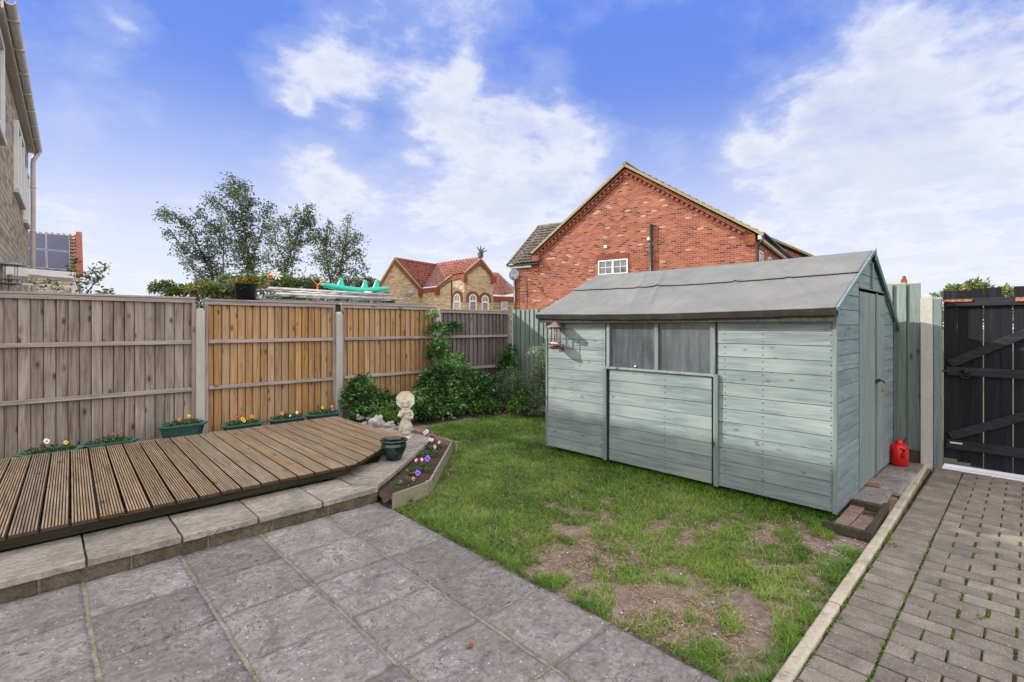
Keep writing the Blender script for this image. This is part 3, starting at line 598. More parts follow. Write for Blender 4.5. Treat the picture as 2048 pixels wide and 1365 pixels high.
def inset(poly, q):
    cx_ = sum(p[0] for p in poly)/len(poly); cy_ = sum(p[1] for p in poly)/len(poly); out = []
    for x_, y_ in poly:
        L_ = math.hypot(x_-cx_, y_-cy_); out.append((x_-(x_-cx_)/L_*q, y_-(y_-cy_)/L_*q))
    return out
for p in polys:
    mb = MB(); pp = inset(p, .008 if max(q[1] for q in p) < 4.47 else .013)
    dense = []
    for i, (x_, y_) in enumerate(pp):
        x2, y2 = pp[(i+1) % len(pp)]; n = max(1, int(math.hypot(x2-x_, y2-y_)/.045))
        for k_ in range(n):
            t = k_/n; w_ = .0045*mnoise.noise(Vector((x_*3+t*9, y_*3+t*7, 1))); dense.append((x_+(x2-x_)*t+w_, y_+(y2-y_)*t+w_))
    zt = ZT+random.uniform(-.003, .003); mb.prism(dense, zt-.045, zt)
    o = mb.build('coping_slab', M['coping'], st, bevel=.006, bseg=2)
mb = MB(); mb.box(-1.8, 2.14, 3.985, 4.44, -.03, ZT-.044, r=.3)
pr = [(2.14,3.985),(2.18,4.06),(2.37,4.21),(2.74,4.52),(3.07,4.81),(3.41,5.10),(3.59,5.32),(3.47,6.04),(3.64,6.16),(3.44,6.58),(3.12,6.58),(3.12,5.45),(2.9,5.1),(2.6,4.85),(2.2,4.6),(2.14,4.44)]
mb.prism(pr, -.03, ZT-.046, r=.4); mb.build('bedding', M['mortar'], st)
mb = MB(); mb.prism([(x_-.01, y_+.012) for x_, y_ in pr], ZT-.045, ZT-.012, r=.4); mb.build('joint_fill', M['joint'], st)
for i in range(9):
    a = -1.72+i*.43; mb = MB(); mb.box(a+.006, a+.424 if i < 8 else 2.16, 3.974, 4.03, -.012, ZT-.048, j=.003); mb.build('riser_stone', M['riser'], st, bevel=.004)
dr = (Vector((3.41,5.10))-Vector((2.18,4.045))); L_ = dr.length; dr.normalize(); nn = Vector((dr.y, -dr.x))
for i in range(5):
    a = Vector((2.18,4.045))+dr*(L_*i/5+.005); b = Vector((2.18,4.045))+dr*(L_*(i+1)/5-.005); mb = MB()
    q = [a+nn*.012, b+nn*.012, b-nn*.05, a-nn*.05]; mb.prism([tuple(v_) for v_ in q], .0, ZT-.048); mb.build('riser_stone', M['riser'], st, bevel=.004)

# ================================================================== DECK
dk = thing('timber_deck', 'raised brown deck of grooved boards with a cut-off corner', 'deck', (1.4, 5.6, 0))
def yfront(x): return 4.372 if x < 2.17 else 4.372+(x-2.17)*(5.05-4.39)/(3.03-2.17)
mb = MB(); NB = 34; x_f = 3.085; prof = []
for q in range(8):
    a = q/8; prof += [(a+.004, -.001),(a+.012, 0),(a+.068, 0),(a+.078, -.010),(a+.114, -.010)]
k_ = 0; xr = 3.085
while xr > -1.9:
    xl = xr-.1385; r = random.random(); skew = .10*(1-(xr+.1)/3.2)      # boards fan slightly towards the left
    yb = 6.86+.05*max(0, (1.4-xr)/1.4)+random.uniform(-.004, .004)
    zj = random.uniform(-.0015, .0015)
    vs = []; m_ = len(prof)+2
    for row, t in enumerate((0, 1)):
        pts_ = []
        for (a, z) in [(0, -.028)]+prof+[(1, -.028)]:
            x_ = xl+(xr-xl)*(a*.962+.019); yf = yfront(x_)+random.uniform(-.003, .003) if False else yfront(x_)
            if row == 0: pts_.append((x_-skew, yf+(.004 if zj > 0 else 0), .25+z+zj))
            else: pts_.append((x_, yb, .25+z+zj))
        vs += pts_
    fs = [(i, i+1, m_+i+1, m_+i) for i in range(m_-1)]+[(m_-1, 0, m_, 2*m_-1), tuple(range(m_))[::-1], tuple(range(m_, 2*m_))]
    mb.add(vs, fs, r); xr -= .1425; k_ += 1
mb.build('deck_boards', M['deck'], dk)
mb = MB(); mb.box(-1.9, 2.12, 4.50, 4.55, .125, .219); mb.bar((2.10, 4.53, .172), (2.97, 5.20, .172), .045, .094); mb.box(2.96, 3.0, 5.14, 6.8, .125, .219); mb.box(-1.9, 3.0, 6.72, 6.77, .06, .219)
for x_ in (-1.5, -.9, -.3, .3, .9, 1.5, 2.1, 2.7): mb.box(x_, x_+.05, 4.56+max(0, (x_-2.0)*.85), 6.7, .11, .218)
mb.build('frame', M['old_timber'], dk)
mb = MB()
for _ in range(46):
    x_ = .36+random.gauss(0, .035); a = Vector((x_, 4.385+random.uniform(0, .03), .24+random.uniform(-.02, .012))); mb.bar(a, a+Vector((random.gauss(0, .012), random.uniform(-.035, -.005), random.uniform(-.008, .014))), .003, .002)
mb.build('splintered_end', M['dead_leaf'], dk)

# ================================================================== FENCES
def feather(mb, x0, x1, z0, z1, y, pitch=.098, axis='x', flip=1):
    n = max(1, round((x1-x0)/pitch)); pitch = (x1-x0)/n
    for i in range(n):
        a = x0+i*pitch+.0025; b = x0+(i+1)*pitch-.0012; t0 = random.uniform(-.002, .002); tilt = random.uniform(-.002, .002)
        f_ = y-.014+t0; g_ = y+.010+t0                            # the near face steps back along its width
        top = z1+random.uniform(-.002, .002)
        vs = []
        for z in (z0, top):
            o_ = tilt if z == top else 0
            q = [(a+o_, f_),(b-.002+o_, g_),(b-.002+o_, g_+.006),(a+o_, f_+.02)]
            vs += [(p[0], p[1], z) if axis == 'x' else (p[1], p[0], z) for p in q]
        mb.hexa(vs)
def shade_backing(t, x0, x1, z0, z1, y, axis='x'):  # dark sheet added behind the boards to give the gaps their shade
    m2 = MB(); (m2.box(x0, x1, y+.022, y+.028, z0, z1) if axis == 'x' else m2.box(y+.022, y+.028, x0, x1, z0, z1)); m2.build('shade_backing', M['old_timber'], t)
def panel(x0, x1, z0, z1, mat, label, rails=2, group=None):
    Y = 7.5; t = thing('fence_panel', label, 'fence panel', ((x0+x1)/2, Y, 0), group=group)
    mb = MB(); feather(mb, x0+.02, x1-.02, z0+.10, z1-.03, Y); mb.build('board_panel', mat, t); shade_backing(t, x0+.03, x1-.03, z0+.11, z1-.04, Y)
    mb = MB(); mb.box(x0, x1, Y-.055, Y+.04, z1-.012, z1+.012); mb.box(x0, x1, Y-.042, Y-.016, z1-.062, z1-.014); mb.build('capping', M['batten'], t, bevel=.003)
    for zz in ((1.335, .725) if rails == 2 else (1.30, .70)):
        mb = MB(); mb.box(x0+.045, x1-.045, Y-.052, Y-.016, zz-.024, zz+.024, j=.002); mb.build('rail', M['batten'], t, bevel=.003)
    mb = MB()
    for a in (x0, x1-.042): mb.box(a, a+.042, Y-.046, Y-.014, z0, z1-.064)
    mb.split('side_frame', M['grey_fence'] if mat is not M['purple_fence'] else mat, t, bevel=.003)
    mb = MB(); mb.box(x0+.045, x1-.045, Y-.048, Y-.014, z0, z0+.10); mb.build('gravel_board', M['batten'], t, bevel=.003)
    return t
panel(-2.30, -.405, .04, 1.95, M['grey_fence'], 'weathered grey fence panel beyond the left edge of the photo')
panel(-.385, 1.465, .04, 1.90, M['grey_fence'], 'weathered grey feather-edge fence panel behind the left part of the deck')
panel(1.565, 3.335, .04, 1.885, M['orange_fence'], 'honey brown fence panel between the two concrete posts behind the planters')
panel(3.43, 5.205, .04, 1.885, M['orange_fence'], 'honey brown fence panel half hidden by shrubs, right of the second post')
panel(5.30, 7.05, .04, 1.84, M['purple_fence'], 'old dark grey fence panel in the corner behind the climbing shrub')
def cpost(x, y, z1, label, wx=.10, wy=.10, notch=True):
    t = thing('concrete_post', label, 'fence post', (x, y, 0)); mb = MB()
    a, b = wx/2, wy/2; mb.prism([(x-a,y-b),(x+a,y-b),(x+a,y+b),(x-a,y+b)], -.05, z1)
    mb.hexa([(x-a,y-b,z1),(x+a,y-b,z1),(x+a,y+b,z1),(x-a,y+b,z1),(x-a*.45,y-b*.45,z1+.03),(x+a*.45,y-b*.45,z1+.03),(x+a*.45,y+b*.45,z1+.03),(x-a*.45,y+b*.45,z1+.03)])
    mb.build('post', M['concrete'], t, bevel=.006, bseg=2); return t
cpost(1.515, 7.47, 1.74, 'pale concrete fence post between the grey and honey brown panels')
cpost(3.383, 7.47, 1.73, 'pale concrete fence post behind the right end of the planters')
cpost(5.252, 7.47, 1.76, 'pale concrete fence post behind the climbing shrub')
t = thing('corner_post', 'slim timber post where the dark grey panel meets the sage green fence', 'fence post', (7.05, 7.44, 0))
mb = MB(); mb.box(7.02, 7.075, 7.40, 7.455, 0, 1.76); mb.build('post', M['batten'], t, bevel=.003)
mb = MB(); mb.box(7.03, 7.06, 7.392, 7.40, 1.66, 1.69); mb.build('white_clip', M['white'], t)
def gfence(y0, y1, z1, label):
    t = thing('board_fence', label, 'fence', (7.1, (y0+y1)/2, 0)); mb = MB(); feather(mb, y0, y1, .15, z1, 7.1, .125, 'y'); mb.build('board_panel', M['green_fence'], t); shade_backing(t, y0+.01, y1-.01, .16, z1-.02, 7.1, 'y')
    mb = MB()
    for zz in (.45, 1.0, 1.6): mb.box(7.129, 7.155, y0, y1, zz-.03, zz+.03)
    mb.split('rail', M['green_fence'], t)
    mb = MB(); mb.box(7.085, 7.12, y0, y1, .0, .148); mb.build('gravel_board', M['old_timber'], t, bevel=.003); return t
gfence(5.40, 7.44, 1.87, 'sage green board fence in the far corner, crossed by a slanting shadow')
gfence(2.95, 5.26, 1.885, 'sage green board fence mostly hidden behind the shed')
gfence(.84, 2.82, 2.02, 'taller sage green board fence between the shed and the gate post')
cpost(7.10, 5.33, 1.74, 'sunlit concrete post beside the far end of the shed')
cpost(7.10, 2.885, 1.9, 'concrete fence post hidden behind the shed roof')
t = cpost(7.10, .785, 1.86, 'tall concrete gate post right of the red can', .10, .105)
mb = MB(); mb.box(7.05, 7.12, .66, .728, -.01, 1.84); mb.build('timber_strip', M['trim'], t, bevel=.003)

# ---- black gate
gt = thing('garden_gate', 'black stained ledged and braced timber gate hung at the path end', 'gate', (7.2, -.1, 0))
ys = [.655, .545, .44, .335, .205, .115, -.02, -.21, -.335, -.46, -.585, -.71]
mb = MB(); tops = [1.925, 1.93, 1.94, 1.945, 1.765, 1.95, 1.955, 1.96, 1.955, 1.95, 1.95]
bots = [.10, .075, .05, .045, .04, .04, .035, .035, .035, .035, .035]
for i in range(11):
    g0 = -.001 if i not in (2, 4) else .008
    mb.box(7.175+.0022*(i%2)+random.uniform(-.001,.001), 7.195+.0022*(i%2), ys[i+1]+g0, ys[i]-.001, bots[i], tops[i]+random.uniform(-.01, .004), j=.002)
mb.build('board_panel', M['black_wood'], gt, bevel=.002)
for z, h_, nm in ((1.795, .085, 'top_rail'), (1.055, .09, 'middle_rail'), (.262, .10, 'bottom_rail')):
    mb = MB(); mb.box(7.135, 7.172, -.72, .63, z-h_/2, z+h_/2, j=.002); mb.build(nm, M['black_rail'], gt, bevel=.004)
for (a, b) in (((.60, 1.13), (-.72, 1.92)), ((.60, .345), (-.72, 1.03))):
    mb = MB(); mb.bar((7.151, a[0], a[1]), (7.151, b[0], b[1]), .032, .088, up=(0, .5, 1)); mb.build('brace', M['black_rail'], gt, bevel=.004)
mb = MB(); mb.box(7.120, 7.134, .42, .655, 1.80, 1.825); mb.box(7.120, 7.134, -.30, .10, 1.79, 1.83); mb.split('rusty_bolt', flat('rusty_metal', (.40,.16,.07), .8, .3, .2, var=.4, sc=40), gt, bevel=.003)
mb = MB(); tr = [(7.112, .475+.045*math.cos(a), 1.035+.045*math.sin(a)) for a in [i*2*math.pi/20 for i in range(21)]]; mb.tube(tr, .005, 6); mb.lathe([(0,0),(.03,0),(.03,.008),(0,.008)], (7.12,.475,1.06), mtx=Matrix.Rotation(R(90), 4, 'Y')); mb.build('ring_handle', M['steel_dark'], gt, smoothf=True)
mb = MB(); mb.box(7.11, 7.135, .60, .70, 1.045, 1.065); mb.box(7.10, 7.125, .665, .69, 1.01, 1.10); mb.tube([(7.11,.66,1.055),(7.08,.66,1.055)], .008); mb.build('latch', M['steel_dark'], gt, bevel=.002)
mb = MB(); mb.box(7.125, 7.134, .50, .60, .275, .292); mb.build('hinge_strap', M['alu'], gt)

# ================================================================== SHED
X0, X1, Y0, Y1, Z0, ZE = 4.60, 6.92, 1.07, 4.17, .055, 1.625
XR, ZR = 5.80, 2.235
sh = thing('garden_shed', 'grey-green painted timber shed with felt roof on the lawn', 'shed', ((X0+X1)/2, (Y0+Y1)/2, 0))
def sagf(y): return .012*math.sin((y-Y0)/(Y1-Y0)*math.pi*1.0)
def clad(mb, y0, y1, z0, z1, x, pitch=.125, out=-1):
    n = round((z1-z0)/pitch); pitch = (z1-z0)/n
    for i in range(n):
        a = z0+i*pitch; b = a+pitch-.004; t = random.uniform(-.001, .001); r = random.random()
        N_ = max(1, int((y1-y0)/.4)); 
        for k in range(1):
            mb.hexa([(x-.012+t,y0,a),(x,y0,a),(x,y1,a),(x-.012+t,y1,a),(x-.010+t,y0,b),(x,y0,b),(x,y1,b),(x-.010+t,y1,b)], r)
wz0, wz1 = 1.085, 1.60
front = MB()
clad(front, Y0+.02, 2.02, Z0, ZE, X0); clad(front, 2.075, 3.235, Z0, wz0-.02, X0); clad(front, 3.29, Y1-.01, Z0, ZE, X0)
front.build('front_wall', M['shed_y'], sh, bevel=.0015)
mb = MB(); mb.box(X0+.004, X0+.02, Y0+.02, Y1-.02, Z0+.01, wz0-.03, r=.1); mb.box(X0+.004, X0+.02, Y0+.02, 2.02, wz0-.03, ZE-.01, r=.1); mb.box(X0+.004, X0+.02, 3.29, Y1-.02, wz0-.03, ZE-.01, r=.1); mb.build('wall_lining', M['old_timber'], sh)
# nails in columns
mb = MB()
for yy in (1.10, 1.95, 2.56, 3.27, 3.33, 3.76, 3.80, 1.62):
    for i in range(13):
        for dz in (.03, .09):
            z = Z0+i*.1205+dz
            if 2.05 < yy < 3.28 and z > 1.02: continue
            if z < ZE-.02: mb.box(X0-.0145, X0-.008, yy-.0035, yy+.0035, z-.0035, z+.0035)
mb.build('nail_heads', M['steel_dark'], sh)['kind'] = 'stuff'
for (ya, yb, z1) in ((2.005, 2.05, wz0+.005), (3.262, 3.305, wz0-.005)):
    mb = MB(); mb.box(X0-.036, X0-.0125, ya, yb, Z0-.01, z1); mb.build('cover_strip', M['trim'], sh, bevel=.003)
# window: two fixed panes
wn = MB(); fr = MB()
for (ya, yb, top) in ((2.038, 2.085, 1.605), (2.628, 2.668, 1.60), (3.222, 3.262, 1.60)): fr.box(X0-.030, X0+.02, ya, yb, wz0+.006, top, j=.002)
fr.box(X0-.034, X0+.02, 2.03, 3.27, wz0-.018, wz0+.006); fr.box(X0-.020, X0+.02, 2.085, 3.222, 1.585, 1.612)
wf = fr.build('window', wood('bare_window_frame_paint', SH, 'z', knots=.2, wear=(.46,.42,.34)), sh, bevel=.002)
for (ya, yb) in ((2.085, 2.628), (2.668, 3.222)):
    mb = MB(); mb.box(X0-.008, X0-.004, ya+.001, yb-.001, wz0+.008, 1.584); mb.build('pane', M['dirty_glass'], wf)
mb = MB()
mb.lathe([(0,0),(.011,0),(.009,.006),(0,.006)], (X0-.016, 2.90, wz0+.03), 12, mtx=Matrix.Rotation(R(-90), 4, 'Y')); mb.lathe([(0,0),(.006,0),(0,.004)], (X0-.016, 2.36, 1.57), 10, mtx=Matrix.Rotation(R(-90), 4, 'Y')); mb.build('fixing_disc', M['white'], wf)
# corner trim, gable ends
mb = MB(); mb.box(X0-.022, X0+.004, Y0-.012, Y0+.02, Z0-.012, ZE-.005); mb.box(X0-.0225, X0+.0, Y1-.012, Y1+.012, Z0-.012, ZE-.005); mb.split('corner_trim', M['trim'], sh, bevel=.003)
def gz(x): return ZE+.03+(ZR-ZE-.03)*((x-X0)/(XR-X0) if x < XR else (X1-x)/(X1-XR))
def gable(mb, y, s, xa, xb, za=Z0, step=.125, top=None):
    z = za; 
    while z < 2.25:
        b = min(z+step-.004, 2.3); r = random.random()
        def lim(zz):   # x-range of the gable at height zz
            if zz <= gz(X0): return X0, X1
            if zz >= ZR: return XR, XR
            k_ = (zz-ZE-.03)/(ZR-ZE-.03); return X0+(XR-X0)*k_, X1-(X1-XR)*k_
        l0, r0 = lim(z); l1, r1 = lim(min(b, ZR-.002)); a0, b0 = max(l0, xa), min(r0, xb); a1, b1 = max(l1, xa), min(r1, xb)
        if b0-a0 > .01 and (top is None or z < top):
            bb = min(b, ZR-.002) if top is None else min(b, top)
            if b1-a1 < .0: tt = (b0-a0)/((b0-a0)-(b1-a1)); bb = z+(bb-z)*tt; a1 = b1 = a0+(a1-a0)*tt
            mb.hexa([(a0,y+s*.012,z),(b0,y+s*.012,z),(b0,y,z),(a0,y,z),(a1,y+s*.010,bb),(b1,y+s*.010,bb),(b1,y,bb),(a1,y,bb)], r)
        z += step
DL, DR, DT = 5.305, 6.41, 1.885
mb = MB(); gable(mb, Y0, -1, X0, DL, top=2.3); mb.build('door_end_wall', M['shed_x'], sh, bevel=.0015); mb = MB(); gable(mb, Y0, -1, DR, X1+.1); 
mbm = MB(); gable(mbm, Y0, -1, DL+.001, DR-.001, za=DT+.012, step=.12)
mb.v and None
mb.build('door_end_wall', M['shed_x'], sh, bevel=.0015); mbm.build('gable_cladding', M['shed_x'], sh, bevel=.0015)
mb = MB(); gable(mb, Y1, 1, X0, X1); mb.build('far_end_wall', M['shed_x'], sh)
mb = MB(); clad(mb, Y0+.02, Y1-.02, Z0, ZE, X1+.012); mb.build('back_wall', M['shed_y'], sh)
for (xa, xb) in ((DL+.006, 5.965), (5.985, DR-.006)):
    mb = MB(); n = 6
    for i in range(n):
        a = xa+(xb-xa)*i/n; b = xa+(xb-xa)*(i+1)/n-.0015; zb = .075; mb.hexa([(a,Y0-.018,zb),(b,Y0-.018,zb),(b,Y0-.002,zb),(a,Y0-.002,zb),(a,Y0-.018,DT-.03),(b,Y0-.018,DT-.03),(b,Y0-.002,DT-.03),(a,Y0-.002,DT-.03)], random.random())
    dr_ = mb.build('door', M['shed_z'], sh, bevel=.001)
    hx = xa+.02 if xa < 5.6 else xb-.02; sg = 1 if xa < 5.6 else -1
    for zz in (.42, 1.66):
        mb = MB(); mb.add([(hx-sg*.02,Y0-.0225,zz-.02),(hx+sg*.16,Y0-.0225,zz-.006),(hx+sg*.16,Y0-.0225,zz+.006),(hx-sg*.02,Y0-.0225,zz+.02),(hx-sg*.02,Y0-.0185,zz-.02),(hx+sg*.16,Y0-.0185,zz-.006),(hx+sg*.16,Y0-.0185,zz+.006),(hx-sg*.02,Y0-.0185,zz+.02)], [(0,1,2,3),(4,5,6,7),(0,1,5,4),(1,2,6,5),(2,3,7,6),(3,0,4,7)]); mb.build('hinge', M['shed_z'], dr_)
mb = MB(); mb.box(5.955, 5.995, Y0-.030, Y0-.0185, .075, DT-.02); mb.build('door_cover_strip', M['trim'], sh, bevel=.003)
mb = MB(); mb.box(XR-.02, XR+.02, Y0-.030, Y0-.0135, DT+.015, ZR-.09); mb.box(DL-.01, DR+.01, Y0-.022, Y0-.0135, DT-.004, DT+.012); mb.build('gable_strip', M['trim'], sh, bevel=.002)
lk = MB(); lk.box(5.93, 6.05, Y0-.040, Y0-.031, .985, 1.02); lk.tube([(5.99,Y0-.045,1.01),(5.99,Y0-.075,1.0),(6.01,Y0-.085,.985)], .008); lko = lk.build('hasp', M['steel_dark'], sh, bevel=.002)
mb = MB(); mb.box(5.975, 6.012, Y0-.085, Y0-.062, .895, .935); mb.tube([(5.982,Y0-.073,.933),(5.982,Y0-.073,.965),(5.993,Y0-.073,.975),(6.004,Y0-.073,.965),(6.004,Y0-.073,.933)], .004, 6); mb.build('padlock', M['brass'], lko, bevel=.004)
# roof: felt over boards, slightly sagging, wrinkled and lapped
YA, YB = Y0-.028, Y1+.10
def roof(mb, side, n=150, m=34, t0=0.0, lift=0.0):
    vs = []
    XE_, ZE_ = (X0-.115, ZE+.065) if side < 0 else (X1+.10, ZE+.04)
    for j in range(m+1):
        for i in range(n+1):
            s = i/n; t = j/m; t = t0+(1-t0)*t+(.0025*mnoise.noise(Vector((s*9, 0, 8))) if (t0 and j == 0) else 0); y = YA+(YB-YA)*s; x = XE_+(XR-XE_)*t; z = ZE_+(ZR+.02-ZE_)*t
            z -= .022*math.sin(math.pi*s)*(1-t*.3); z += .004*mnoise.noise(Vector((y*1.3, x*2, 2)))+.0022*mnoise.noise(Vector((y*5, x*5, 2)))
            z += lift
            for (yc, sl_, w_, h_) in ((2.98, .50, .020, .014), (3.22, .55, .026, .010), (2.15, -.55, .016, .016), (1.55, .9, .03, .008), (3.55,.3,.03,.006)):
                q = (y-(yc+sl_*(t-.5))); z += h_*math.exp(-(q/w_)**2)*(1 if (side < 0 and (.12 < t < .95)) else 0)*(1 if yc != 2.15 or .5 < t < .75 else 0)
            z += .010*math.exp(-((t-.57)/.02)**2)*math.exp(-((y-3.0)/.12)**2)
            vs.append((x, y, z))
    b = len(vs); fs = [(j*(n+1)+i, j*(n+1)+i+1, (j+1)*(n+1)+i+1, (j+1)*(n+1)+i) for j in range(m) for i in range(n)]
    # folded-down eave edge
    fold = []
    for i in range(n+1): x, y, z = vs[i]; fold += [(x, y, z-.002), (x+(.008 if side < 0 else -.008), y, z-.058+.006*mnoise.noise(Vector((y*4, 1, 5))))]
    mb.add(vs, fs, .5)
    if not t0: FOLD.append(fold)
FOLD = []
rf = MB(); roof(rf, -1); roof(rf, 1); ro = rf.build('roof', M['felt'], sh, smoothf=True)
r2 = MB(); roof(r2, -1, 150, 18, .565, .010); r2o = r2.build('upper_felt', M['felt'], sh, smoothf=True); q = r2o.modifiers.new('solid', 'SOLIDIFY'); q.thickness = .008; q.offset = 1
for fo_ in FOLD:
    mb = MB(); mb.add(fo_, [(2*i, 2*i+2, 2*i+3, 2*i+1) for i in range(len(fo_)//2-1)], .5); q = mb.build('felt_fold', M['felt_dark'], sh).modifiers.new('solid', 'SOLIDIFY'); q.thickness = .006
q = ro.modifiers.new('solid', 'SOLIDIFY'); q.thickness = .006; q.offset = -1
mb = MB(); mb.box(X0-.085, X0-.062, YA+.02, YB-.02, ZE-.045, ZE+.028, r=.2); mb.box(X0-.06, X0+.02, YA+.02, YB-.02, ZE-.002, ZE+.02, r=.2); mb.box(X1+.05, X1+.075, YA+.02, YB-.02, ZE-.04, ZE+.01, r=.2); mb.split('eaves_board', M['old_timber'], sh)
for (xa, za, lab) in ((X0-.12, ZE+.055, 0), (X1+.16, ZE-.085, 1)):
    mb = MB(); yb_ = YA-.001
    hh = .062 if lab else .030; mb.bar((xa, yb_-.009, za-.03+(0 if lab else .028)), (XR+(.008 if lab else -.008), yb_-.009, ZR+.0+(0 if lab else .022)), .018, hh, up=(0,0,1)); mb.build('bargeboard', M['trim_dark'] if lab else M['shed_x'], sh, bevel=.002)
mb = MB(); mb.hexa([(XR-.03,YA-.026,ZR-.06),(XR+.03,YA-.026,ZR-.06),(XR+.03,YA-.0195,ZR-.06),(XR-.03,YA-.0195,ZR-.06),(XR-.004,YA-.026,ZR+.06),(XR+.004,YA-.026,ZR+.06),(XR+.004,YA-.0195,ZR+.06),(XR-.004,YA-.0195,ZR+.06)]); mb.build('finial', M['trim'], sh)
mb = MB()
for yy in (1.1, 1.9, 2.6, 3.3, 4.05): mb.box(X0+.05, X1-.05, yy-.03, yy+.03, -.01, Z0+.004)
mb.box(X0+.01, X1-.01, Y0+.01, Y1-.01, Z0+.004, Z0+.02); mb.split('floor_bearer', M['old_timber'], sh)

# ---- things in front of the shed door
pl = thing('brick_plinth', 'timber framed plinth of worn red bricks at the shed corner', 'plinth', (4.55, .90, 0))
mb = MB(); mb.bar((4.345,.825,.02),(4.345,1.10,.02),.04,.07); mb.bar((4.325,.805,.02),(5.15,.835,.02),.04,.07); mb.bar((5.0,.85,.04),(5.0,1.05,.04),.06,.06); mb.split('timber_frame', M['old_timber'], pl, bevel=.004)
for i in range(3):
    for j in range(2):
        if i == 2 and j == 0: continue
        mb = MB(); x_ = 4.375+i*.205; y_ = .845+j*.105; mb.box(x_, x_+.195, y_, y_+.098, -.02, .032+random.uniform(-.006, .004), j=.003); mb.build('brick', M['redblock'], pl, bevel=.006, bseg=2)
for i, (xa, xb, z) in enumerate([(5.10,5.62,.05),(5.64,6.05,.045),(6.07,6.50,.035),(6.52,7.04,.03)]):
    mb = MB(); slabtop(mb, xa, xb, .80 if i > 0 else .86, 1.20, z, .05, 14, .01, .005)
    o = mb.build('stepping_slab', M['slab'], None, smoothf=True)
    setp(o, ['cracked grey slab beside the red brick plinth', 'pale grey slab in front of the shed door', 'grey slab between the shed door and the red can', 'dark slab under the red can by the fence'][i], 'slab')
mb = MB(); mb.box(5.60, 5.74, .955, 1.06, .048, .095, j=.004); o = mb.build('wood_block', M['redblock'], bevel=.005); setp(o, 'small block propping up the bottom of the shed door', 'block')

# ---- red can
cn = thing('petrol_can', 'red plastic fuel can with dark spout beside the shed door', 'can', (6.78, .985, .032))
cx_, cy_ = 6.78, .985
mb = MB(); prof = [(.0,0),(.088,0),(.098,.012),(.100,.10),(.099,.17),(.092,.200),(.070,.222),(.045,.228),(.0,.228)]
mb.lathe([(a, z+.032) for a, z in prof], (cx_, cy_, 0), 28, sx=1.0, sy=.86, rip=lambda t, z: .03*math.cos(2*t)); body = mb.build('can_body', M['red_plastic'], cn, smoothf=True)
mb = MB(); mb.lathe([(0,.25),(.034,.25),(.037,.262),(.034,.292),(.022,.304),(0,.306)], (cx_-.005, cy_, 0), 20); mb.build('cap', M['red_plastic'], cn, smoothf=True)
mb = MB(); mb.tube([(cx_-.055,cy_-.072,.215),(cx_-.088,cy_-.066,.205),(cx_-.104,cy_-.045,.165),(cx_-.098,cy_-.05,.13)], [.018,.016,.015,.017], 10); mb.box(cx_-.10, cx_-.03, cy_-.07, cy_-.02, .215, .235); mb.build('handle', M['red_plastic'], cn, smoothf=True)
mb = MB(); mb.tube([(cx_+.065,cy_-.02,.225),(cx_+.09,cy_-.035,.275),(cx_+.105,cy_-.04,.315)], [.016,.012,.010], 10); mb.build('spout', M['black_plastic'], cn, smoothf=True)

# ---- lantern on the shed wall
ln = thing('wall_lantern', 'brown metal lantern with domed cap on the shed wall', 'lantern', (X0-.012, 3.93, 1.25))
lx, ly, k_ = X0-.122, 3.93, 1.0
mb = MB(); mb.lathe([(.0,1.596),(.030,1.594),(.045,1.582),(.075,1.555),(.118,1.530),(.119,1.526),(.110,1.527),(.03,1.54),(0,1.545)], (lx, ly, 0), 28); mb.build('cap', M['copper'], ln, smoothf=True)
for a in range(4):
    t = a*math.pi/2+.5; mb = MB(); mb.tube([(lx+.055*math.cos(t), ly+.055*math.sin(t), 1.536),(lx+.055*math.cos(t), ly+.055*math.sin(t), 1.345)], .006, 8); mb.build('rod', M['copper'], ln, smoothf=True)
for a in range(3):
    t = a*2.1+.2; mb = MB(); mb.tube([(lx+.045*math.cos(t+.35*math.sin(i*1.3)), ly+.045*math.sin(t+.35*math.sin(i*1.3)), 1.53-i*.02) for i in range(10)], .0028, 5); mb.build('scroll', M['copper'], ln)
mb = MB(); mb.lathe([(0,1.300),(.055,1.300),(.066,1.306),(.067,1.343),(.062,1.350),(0,1.349)], (lx, ly, 0), 28); mb.build('bowl', M['copper_light'], ln, smoothf=True)
mb = MB(); mb.lathe([(0,1.262),(.045,1.264),(.075,1.282),(.078,1.292),(.05,1.300),(0,1.300)], (lx, ly, 0), 28); mb.box(lx, X0-.013, ly-.02, ly+.02, 1.268, 1.285); mb.box(X0-.020, X0-.0125, ly-.035, ly+.035, 1.235, 1.32); mb.build('base_bracket', M['copper'], ln, smoothf=False)

# ================================================================== RAISED BED
bd = thing('flower_bed', 'low timber edged flower bed beside the stone step', 'flower bed', (2.9, 4.5, 0))
B = [(2.060,3.70),(2.580,3.795),(3.690,4.925),(3.715,5.75),(3.80,6.4)]
for i in range(4):
    a, b = B[i], B[i+1]; mb = MB(); e = Vector((b[0]-a[0], b[1]-a[1])).normalized(); mb.bar((a[0]+(.0 if i else .10), a[1]+(.0 if i else .018), .055), (b[0]-e.x*.012, b[1]-e.y*.012, .055), .022, .14); o = mb.build('edging_board', M['bed_timber'], bd, bevel=.002)
mb = MB(); mb.box(2.572, 2.60, 3.82, 3.85, -.03, .118); mb.box(3.695, 3.72, 4.87, 4.90, -.03, .118); mb.split('corner_peg', M['bed_timber'], bd)
mb = MB(); poly = [(2.08,3.74),(2.57,3.82),(3.66,4.94),(3.69,5.8),(3.78,6.9),(3.3,7.0),(3.44,6.5),(3.60,6.16),(3.46,6.03),(3.58,5.33),(3.40,5.10),(2.74,4.53),(2.38,4.22),(2.18,4.05)]
